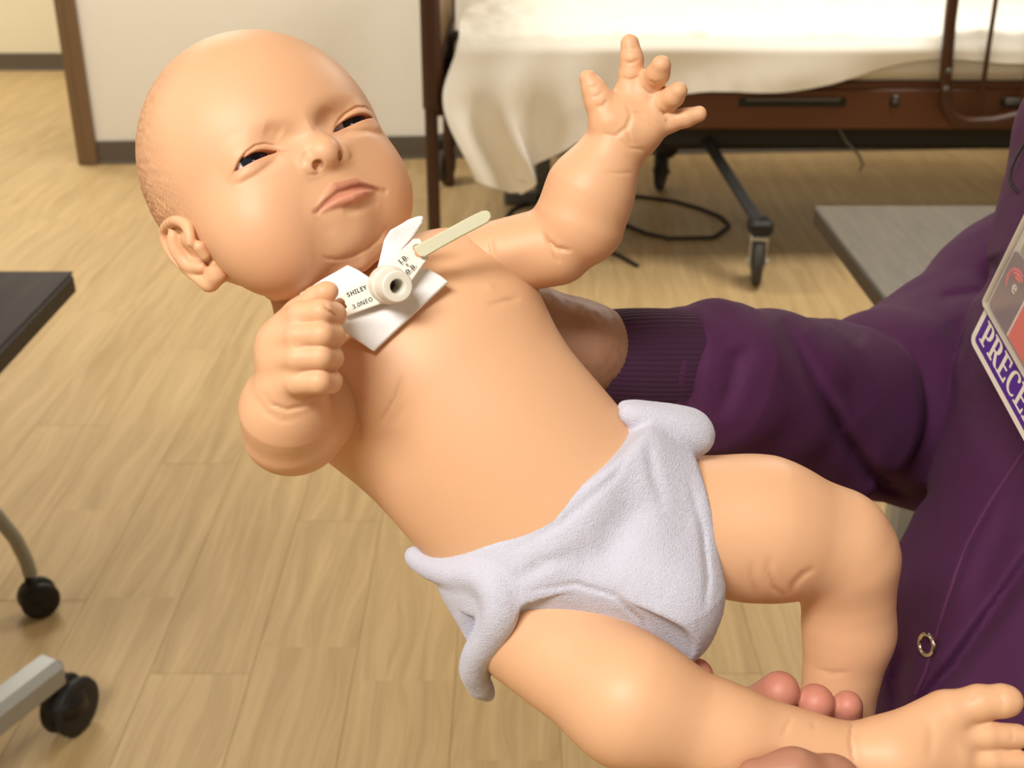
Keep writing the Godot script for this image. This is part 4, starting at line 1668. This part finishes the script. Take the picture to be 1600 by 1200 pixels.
# ---------------------------------------------------------------- a castor: fork, wheel, axle ends
func castor(root: Node3D, at: Vector3, r: float, turn: float, wheel: Material, fork: Material) -> void:
	var fr := place(at.x, 0, at.z, 0, turn, 0)
	var w := Shape.new().lathe([Vector2(r * 0.35, -0.016), Vector2(r * 0.8, -0.016), Vector2(r * 0.94, -0.013), Vector2(r, -0.006), Vector2(r, 0.006), Vector2(r * 0.94, 0.013), Vector2(r * 0.8, 0.016), Vector2(r * 0.35, 0.016)], 32, fr * place(0, r, 0, 90, 0, 0) * place(0, 0, 0, 0, 0, 0))
	w.lathe([Vector2(0, -0.012), Vector2(r * 0.36, -0.012), Vector2(r * 0.36, 0.012), Vector2(0, 0.012)], 24, fr * place(0, r, 0, 90, 0, 0))
	part(root, "wheel", w.mesh(), wheel)
	var f := Shape.new()
	for k in [-1, 1]:
		f.box(Vector3(r * 0.62, r * 1.25, 0.005), 0.002, fr * place(0, r * 1.42, 0.024 * k))
		f.lathe([Vector2(0, 0.0), Vector2(0.011, 0.0), Vector2(0.011, 0.008), Vector2(0.007, 0.012), Vector2(0, 0.012)], 16, fr * place(0, r, 0.024 * k, 90.0 * k, 0, 0))
	f.box(Vector3(r * 0.8, 0.014, 0.058), 0.004, fr * place(0, r * 2.05, 0))
	f.lathe([Vector2(0, 0), Vector2(0.02, 0), Vector2(0.02, 0.025), Vector2(0.012, 0.03), Vector2(0, 0.03)], 20, fr * place(0, r * 2.05, 0))
	part(root, "fork", f.mesh(), fork)


func bar(s: Shape, a: Vector3, b: Vector3, w: float, d: float) -> void:
	var t := (b - a).normalized()
	var x := t.cross(Vector3(0, 0, 1)).normalized()
	if x.length() < 0.1:
		x = Vector3.RIGHT
	s.box(Vector3(w, (b - a).length(), d), 0.004, Transform3D(Basis(x, t, x.cross(t)), (a + b) * 0.5))


func background() -> void:
	bed()
	tables()
	chair()
	cords()


func bed() -> void:
	var root := thing("hospital_bed", "brown metal hospital bed on castors standing along the cream back wall", "bed", Vector3(0.75, 0, -4.35))
	var off := Vector3(-0.75, 0, 4.35)
	# side frames with their slots, cross rails
	var s := Shape.new()
	s.box(Vector3(2.25, 0.128, 0.03), 0.006, place(0.93, 0.523, -3.90).translated(off))
	s.box(Vector3(2.25, 0.03, 0.06), 0.006, place(0.93, 0.592, -3.925).translated(off))
	s.box(Vector3(2.25, 0.128, 0.03), 0.006, place(0.93, 0.523, -4.82).translated(off))
	for x in [-0.12, 0.5, 1.1, 1.95]:
		s.box(Vector3(0.05, 0.06, 0.9), 0.005, place(x, 0.53, -4.36).translated(off))
	part(root, "frame", s.mesh(), M.bed_brown)
	for c in [[0.89, 0.545, -3.886, 0.34, 0.028, 0.30, 0.008, 0.011], [1.215, 0.548, -3.886, 0.03, 0.035, 0.014, 0.026, 0.008], [1.60, 0.548, -3.878, 0.10, 0.026, 0.075, 0.020, 0.004]]:
		part(root, "slot", box(Vector3(c[3], c[4], 0.008), 0.002), M.black, "dark slot in the side frame", Vector3(c[0], c[1], c[2]) + off)
		part(root, "latch", box(Vector3(c[5], c[6], 0.012), 0.002), M.steel_grey, "", Vector3(c[0], c[1] + c[7], c[2] + 0.006) + off)
	part(root, "deck", box(Vector3(2.22, 0.02, 0.88), 0.004), M.steel_grey, "", Vector3(0.92, 0.582, -4.36) + off)
	part(root, "headboard", Shape.new().box(Vector3(0.05, 0.75, 0.98), 0.02, place(2.085, 0.80, -4.36).translated(off)).mesh(), M.bed_dark)
	# foot board, seen nearly edge on, with a lighter inner panel, and its post
	s = Shape.new()
	s.box(Vector3(0.062, 0.64, 0.06), 0.016, place(-0.250, 0.84, -3.86).translated(off))
	s.box(Vector3(0.062, 0.64, 0.06), 0.016, place(-0.250, 0.84, -4.86).translated(off))
	s.box(Vector3(0.06, 0.06, 1.02), 0.016, place(-0.250, 1.14, -4.36).translated(off))
	part(root, "footboard", s.mesh(), M.bed_dark)
	part(root, "footboard_panel", box(Vector3(0.03, 0.46, 0.95), 0.006), M.tan_panel, "light wood panel of the footboard", Vector3(-0.244, 0.90, -4.36) + off)
	part(root, "footboard_rail", box(Vector3(0.05, 0.16, 0.95), 0.006), M.bed_brown, "", Vector3(-0.244, 0.58, -4.36) + off)
	for z in [-3.86, -4.86]:
		s = Shape.new()
		s.box(Vector3(0.040, 0.54, 0.045), 0.008, place(-0.256, 0.27, z).translated(off))
		part(root, "post", s.mesh(), M.bed_dark)
	s = Shape.new()
	s.box(Vector3(0.055, 0.10, 0.07), 0.015, place(-0.180, 0.69, -4.05).translated(off))
	s.box(Vector3(0.035, 0.12, 0.035), 0.01, place(-0.198, 0.62, -4.05).translated(off))
	part(root, "control_box", s.mesh(), M.black, "black control box inside the footboard")
	# under-frame: slanting legs with castors, a grey lift leg, dark motor and braces
	for c in [[0.62, 0.43, -4.05, 0.785, 0.20, -3.70], [0.55, 0.43, -4.70, 0.60, 0.20, -4.80], [-0.10, 0.43, -4.75, -0.268, 0.18, -4.90], [1.92, 0.43, -4.05, 2.02, 0.20, -3.80], [1.92, 0.43, -4.70, 2.06, 0.20, -4.85]]:
		s = Shape.new()
		bar(s, Vector3(c[0], c[1], c[2]) + off, Vector3(c[3], c[4], c[5]) + off, 0.036, 0.05)
		s.box(Vector3(0.075, 0.05, 0.075), 0.012, place(c[3], c[4] - 0.005, c[5]).translated(off))
		part(root, "leg", s.mesh(), M.rubber)
		var inner := c[5] < -4.5 as bool
		castor(root, Vector3(c[3], 0, c[5]) + off, 0.078, 82.0 if not inner else 70.0, M.tire, M.bright_steel if not inner else M.steel_grey)
	s = Shape.new()
	bar(s, Vector3(0.608, 0.45, -4.06) + off, Vector3(0.768, 0.22, -3.72) + off, 0.014, 0.02)
	s.box(Vector3(0.09, 0.05, 0.05), 0.01, place(0.47, 0.43, -4.05).translated(off))
	part(root, "brace", s.mesh(), M.steel_grey)
	for x in [0.118]:
		s = Shape.new()
		s.box(Vector3(0.058, 0.46, 0.05), 0.008, place(x, 0.23, -4.60).translated(off))
		s.box(Vector3(0.30, 0.05, 0.05), 0.008, place(x, 0.027, -4.60).translated(off))
		part(root, "lift_leg", s.mesh(), M.steel_grey, "grey upright lift leg")
	s = Shape.new()
	s.box(Vector3(1.45, 0.09, 0.70), 0.02, place(1.22, 0.412, -4.33).translated(off))  # added black box that darkens the gap below the bed frame
	part(root, "dark_band_box", s.mesh(), M.black, "black box added under the bed deck as a dark band")
	part(root, "lift_motor", box(Vector3(0.16, 0.22, 0.16), 0.02), M.black, "", Vector3(0.27, 0.36, -4.66) + off)
	part(root, "lift_motor", box(Vector3(0.07, 0.30, 0.07), 0.02), M.black, "", Vector3(0.60, 0.33, -4.62) + off)
	part(root, "bracket", box(Vector3(0.05, 0.22, 0.05), 0.01), M.bed_brown, "", Vector3(0.34, 0.38, -4.3) + off)
	part(root, "bracket", box(Vector3(0.4, 0.04, 0.05), 0.01), M.bed_brown, "", Vector3(0.2, 0.46, -4.4) + off)
	# side rail: bent tube with thin spindles
	var pts := []
	var loop := [[1.335, 0.96], [1.340, 0.80], [1.352, 0.62], [1.365, 0.545], [1.392, 0.505], [1.44, 0.490], [1.52, 0.492], [1.62, 0.515], [1.72, 0.54]]
	for p in loop:
		pts.append(Vector3(p[0], p[1], -3.845) + off)
	part(root, "side_rail", Shape.new().tube(pts, 0.019, 12).mesh(), M.bed_dark)
	part(root, "side_rail", Shape.new().tube([Vector3(1.335, 0.95, -3.845) + off, Vector3(1.36, 0.985, -3.845) + off, Vector3(1.72, 0.985, -3.845) + off], 0.019, 12).mesh(), M.bed_dark)
	for x in [1.468, 1.60]:
		part(root, "spindle", Shape.new().tube([Vector3(x, 0.98, -3.845) + off, Vector3(x + 0.004, 0.60, -3.845) + off, Vector3(x + 0.006, 0.51, -3.845) + off], 0.0075, 10).mesh(), M.bed_dark)
	for y in [0.655, 0.60]:
		s = Shape.new()
		s.lathe([Vector2(0, 0), Vector2(0.009, 0), Vector2(0.008, 0.005), Vector2(0, 0.006)], 14, place(1.352, y, -3.827, 90, 0, 0).translated(off))
		part(root, "bolt", s.mesh(), M.steel_grey)
	# mattress and sheet lie on the bed
	var mt := thing("mattress", "cream mattress lying on the brown bed frame under the loose white sheet", "mattress", Vector3(0.90, 0.608, -4.36))
	part(mt, "pad", box(Vector3(2.16, 0.136, 0.95), 0.03), M.mattress, "", Vector3(0, 0.0685, 0))
	var sh := thing("bed_sheet", "white bed sheet draped over the mattress and hanging down at the foot of the bed", "sheet", Vector3(0.7, 0.77, -4.2))
	part(sh, "cloth", sheet_mesh(-sh.position), M.sheet)


func sheet_mesh(off: Vector3) -> ArrayMesh:
	var n := FastNoiseLite.new()
	n.seed = 8
	n.frequency = 1.0
	var across := 168
	var p := []
	var rows := 90
	for r in rows:
		var v := float(r) / (rows - 1)
		for c in across:
			var u := float(c) / (across - 1)
			var x := lerpf(-0.165, 1.97, u)
			# how far the hem hangs below the mattress top (0.772) at this x
			var hem: float
			if x < -0.03:
				hem = lerpf(0.44, 0.50, clampf((x + 0.165) / 0.10, 0.0, 1.0))
			else:
				hem = 0.40 * exp(-(x + 0.03) * 2.7) + 0.115 + 0.02 * sin(x * 9.0)
				if x > 1.0:
					hem -= 0.055 * smoothstep(1.0, 1.5, x)
			var total := 0.80 + hem
			var d := v * total
			var q3: Vector3
			var fold := n.get_noise_2d(x * 3.0, d * 1.2)
			if d < 0.80:
				q3 = Vector3(x, 0.777 + 0.018 * fold + 0.012 * n.get_noise_2d(x * 9.0, d * 5.0) + 0.03 * smoothstep(0.5, 0.0, d), -4.70 + d)
				q3.y -= 0.02 * smoothstep(0.70, 0.80, d)
			else:
				var e := d - 0.80
				var foot := smoothstep(0.6, -0.15, x)
				var w := sin(x * 34.0 + 1.2 * sin(e * 6.0)) * 0.030 * foot * smoothstep(0.0, 0.25, e) + 0.016 * sin((x * 8.0 + e * 9.0)) * smoothstep(0.0, 0.15, e)
				q3 = Vector3(x, 0.757 - e, -3.895 + 0.034 * smoothstep(0.0, 0.05, e) + 0.8 * w + 0.030 * foot * smoothstep(0.02, 0.2, e) + 0.02 * (fold + 0.5) * smoothstep(0.05, 0.25, e))
				# the corner is pulled in and swings towards the foot
				q3.x += -0.05 * foot * smoothstep(0.0, 0.18, e) + (0.11 * foot * smoothstep(0.18, 0.5, e) if x < 0.05 else 0.0)
			p.append(q3 + off)
	var s := Shape.new().grid(p, across)
	return s.mesh()


func table_leg(root: Node3D, a: Vector3, b: Vector3) -> void:
	var c := (a + b) * 0.5
	part(root, "leg", box(Vector3(0.05, 0.56, 0.05), 0.01), M.leg_grey, "", Vector3(c.x, 0.42, c.z))
	part(root, "bearer", box(Vector3(0.05, 0.04, 0.40), 0.008), M.leg_grey, "", Vector3(c.x, 0.684, c.z))
	var f := part(root, "foot", box(Vector3(0.055, 0.055, (b - a).length()), 0.012), M.leg_grey, "", Vector3(c.x, 0.125, c.z))
	f.rotation.y = atan2(b.x - a.x, b.z - a.z)


func top_mesh(size: Vector3) -> ArrayMesh:
	var s := Shape.new().box(size, 0.003)
	for i in s.v.size():
		s.uv[i] = Vector2(s.v[i].z * 1.1, s.v[i].x * 1.1)
	return s.mesh()


func tables() -> void:
	# the table on the left; its tall end foot shows under it
	var a := thing("training_table", "dark brown training table at the left edge with a grey castored foot", "table", Vector3(-1.42, 0, -1.46), "wheeled training tables")
	part(a, "table_top", top_mesh(Vector3(1.50, 0.004, 0.60)), M.table_top, "", Vector3(0, 0.738, 0))
	part(a, "edge", box(Vector3(1.50, 0.032, 0.60), 0.004), M.table_edge, "dark edge band", Vector3(0, 0.720, 0))
	for x in [0.665, -0.6]:
		table_leg(a, Vector3(x + 0.02, 0, -0.13), Vector3(x - 0.17, 0, 0.27))
		swivel(a, Vector3(x + 0.030, 0, -0.128), 0.05, 70.0)
		swivel(a, Vector3(x - 0.158, 0, 0.25), 0.05, 70.0)
	var b := thing("training_table", "brown training table, top paled for reflected light, behind the person's purple sleeve", "table", Vector3(1.29, 0, -1.80), "wheeled training tables")
	part(b, "table_top", top_mesh(Vector3(1.50, 0.004, 0.61)), M.table_top_glare, "", Vector3(0, 0.738, 0))
	part(b, "edge", box(Vector3(1.50, 0.032, 0.61), 0.004), M.table_edge, "dark edge band", Vector3(0, 0.720, 0))
	for x in [-0.62, 0.6]:
		table_leg(b, Vector3(x, 0, -0.28), Vector3(x, 0, 0.28))
		for z in [-0.26, 0.26]:
			swivel(b, Vector3(x, 0, z), 0.05, 20.0)


# a twin-wheel furniture castor
func swivel(root: Node3D, at: Vector3, r: float, turn: float) -> void:
	var fr := place(at.x, 0, at.z, 0, turn, 0)
	var s := Shape.new()
	for k in [-1, 1]:
		s.lathe([Vector2(0, -0.010), Vector2(r * 0.7, -0.010), Vector2(r * 0.95, -0.007), Vector2(r, 0), Vector2(r * 0.95, 0.007), Vector2(r * 0.7, 0.010), Vector2(0, 0.010)], 28, fr * place(0, r, 0.014 * k, 90, 0, 0))
	part(root, "castor", s.mesh(), M.rubber, "black twin-wheel castor")
	s = Shape.new()
	s.lathe([Vector2(0, 0), Vector2(r * 0.75, 0), Vector2(r * 0.7, r * 0.5), Vector2(r * 0.3, r * 0.8), Vector2(r * 0.25, r * 1.3), Vector2(0, r * 1.3)], 20, fr * place(-r * 0.25, r * 1.05, 0))
	part(root, "castor_hood", s.mesh(), M.black)


func chair() -> void:
	var o := Vector3(-1.20, 0, -1.66)
	var c := thing("wheeled_chair", "grey tube-legged chair on black castors tucked under the dark brown table", "chair", o)
	part(c, "seat", Shape.new().box(Vector3(0.46, 0.035, 0.44), 0.016, place(0, 0.45, 0)).mesh(), M.seat_plastic)
	part(c, "backrest", Shape.new().box(Vector3(0.44, 0.34, 0.03), 0.014, place(0, 0.76, -0.24, -8, 0, 0)).mesh(), M.seat_plastic)
	for sx in [-1, 1]:
		for sz in [-1, 1]:
			var pts := []
			for p in [[0.16, 0.43, 0.12], [0.195, 0.36, 0.16], [0.235, 0.29, 0.205], [0.268, 0.225, 0.235], [0.288, 0.165, 0.248], [0.298, 0.115, 0.252], [0.300, 0.085, 0.253]]:
				pts.append(Vector3(p[0] * sx, p[1], p[2] * sz))
			part(c, "leg", Shape.new().tube(pts, 0.013, 14).mesh(), M.leg_grey)
			swivel(c, Vector3(0.308 * sx, 0, 0.25 * sz), 0.036, 35.0)
		part(c, "back_post", Shape.new().tube([Vector3(0.18 * sx, 0.44, -0.18), Vector3(0.19 * sx, 0.60, -0.235), Vector3(0.19 * sx, 0.90, -0.275)], 0.011, 12).mesh(), M.leg_grey)


func cords() -> void:
	var c := thing("power_cord", "dark power cord looped on the floor under the hospital bed", "cord", Vector3(0.4, 0, -4.1))
	var pts := []
	for p in [[0.30, 0.02, -4.55], [0.42, 0.008, -4.30], [0.56, 0.006, -4.15], [0.72, 0.006, -4.16], [0.80, 0.006, -4.30], [0.72, 0.006, -4.52], [0.50, 0.006, -4.68], [0.20, 0.006, -4.66], [0.0, 0.006, -4.50], [0.02, 0.006, -4.30], [0.20, 0.006, -4.12], [0.36, 0.006, -3.98], [0.42, 0.006, -3.86]]:
		pts.append(Vector3(p[0], p[1], p[2]) - c.position)
	var cv := Curve3D.new()
	for k in pts.size():
		var t: Vector3 = (pts[mini(k + 1, pts.size() - 1)] - pts[maxi(k - 1, 0)]) * 0.22
		cv.add_point(pts[k], -t, t)
	var fine := []
	for k in 90:
		fine.append(cv.sample_baked(cv.get_baked_length() * k / 89.0))
	part(c, "cable", Shape.new().tube(fine, 0.008, 8).mesh(), M.cable)
	c = thing("hanging_cord", "thin grey cord hanging below the bed frame's right half", "cord", Vector3(1.08, 0.45, -4.0))
	pts = []
	for p in [[1.06, 0.455, -3.945], [1.09, 0.41, -3.945], [1.14, 0.36, -3.94], [1.155, 0.33, -3.94], [1.15, 0.31, -3.945]]:
		pts.append(Vector3(p[0], p[1], p[2]) - c.position)
	part(c, "cable", Shape.new().tube(pts, 0.0045, 8).mesh(), M.steel_grey)
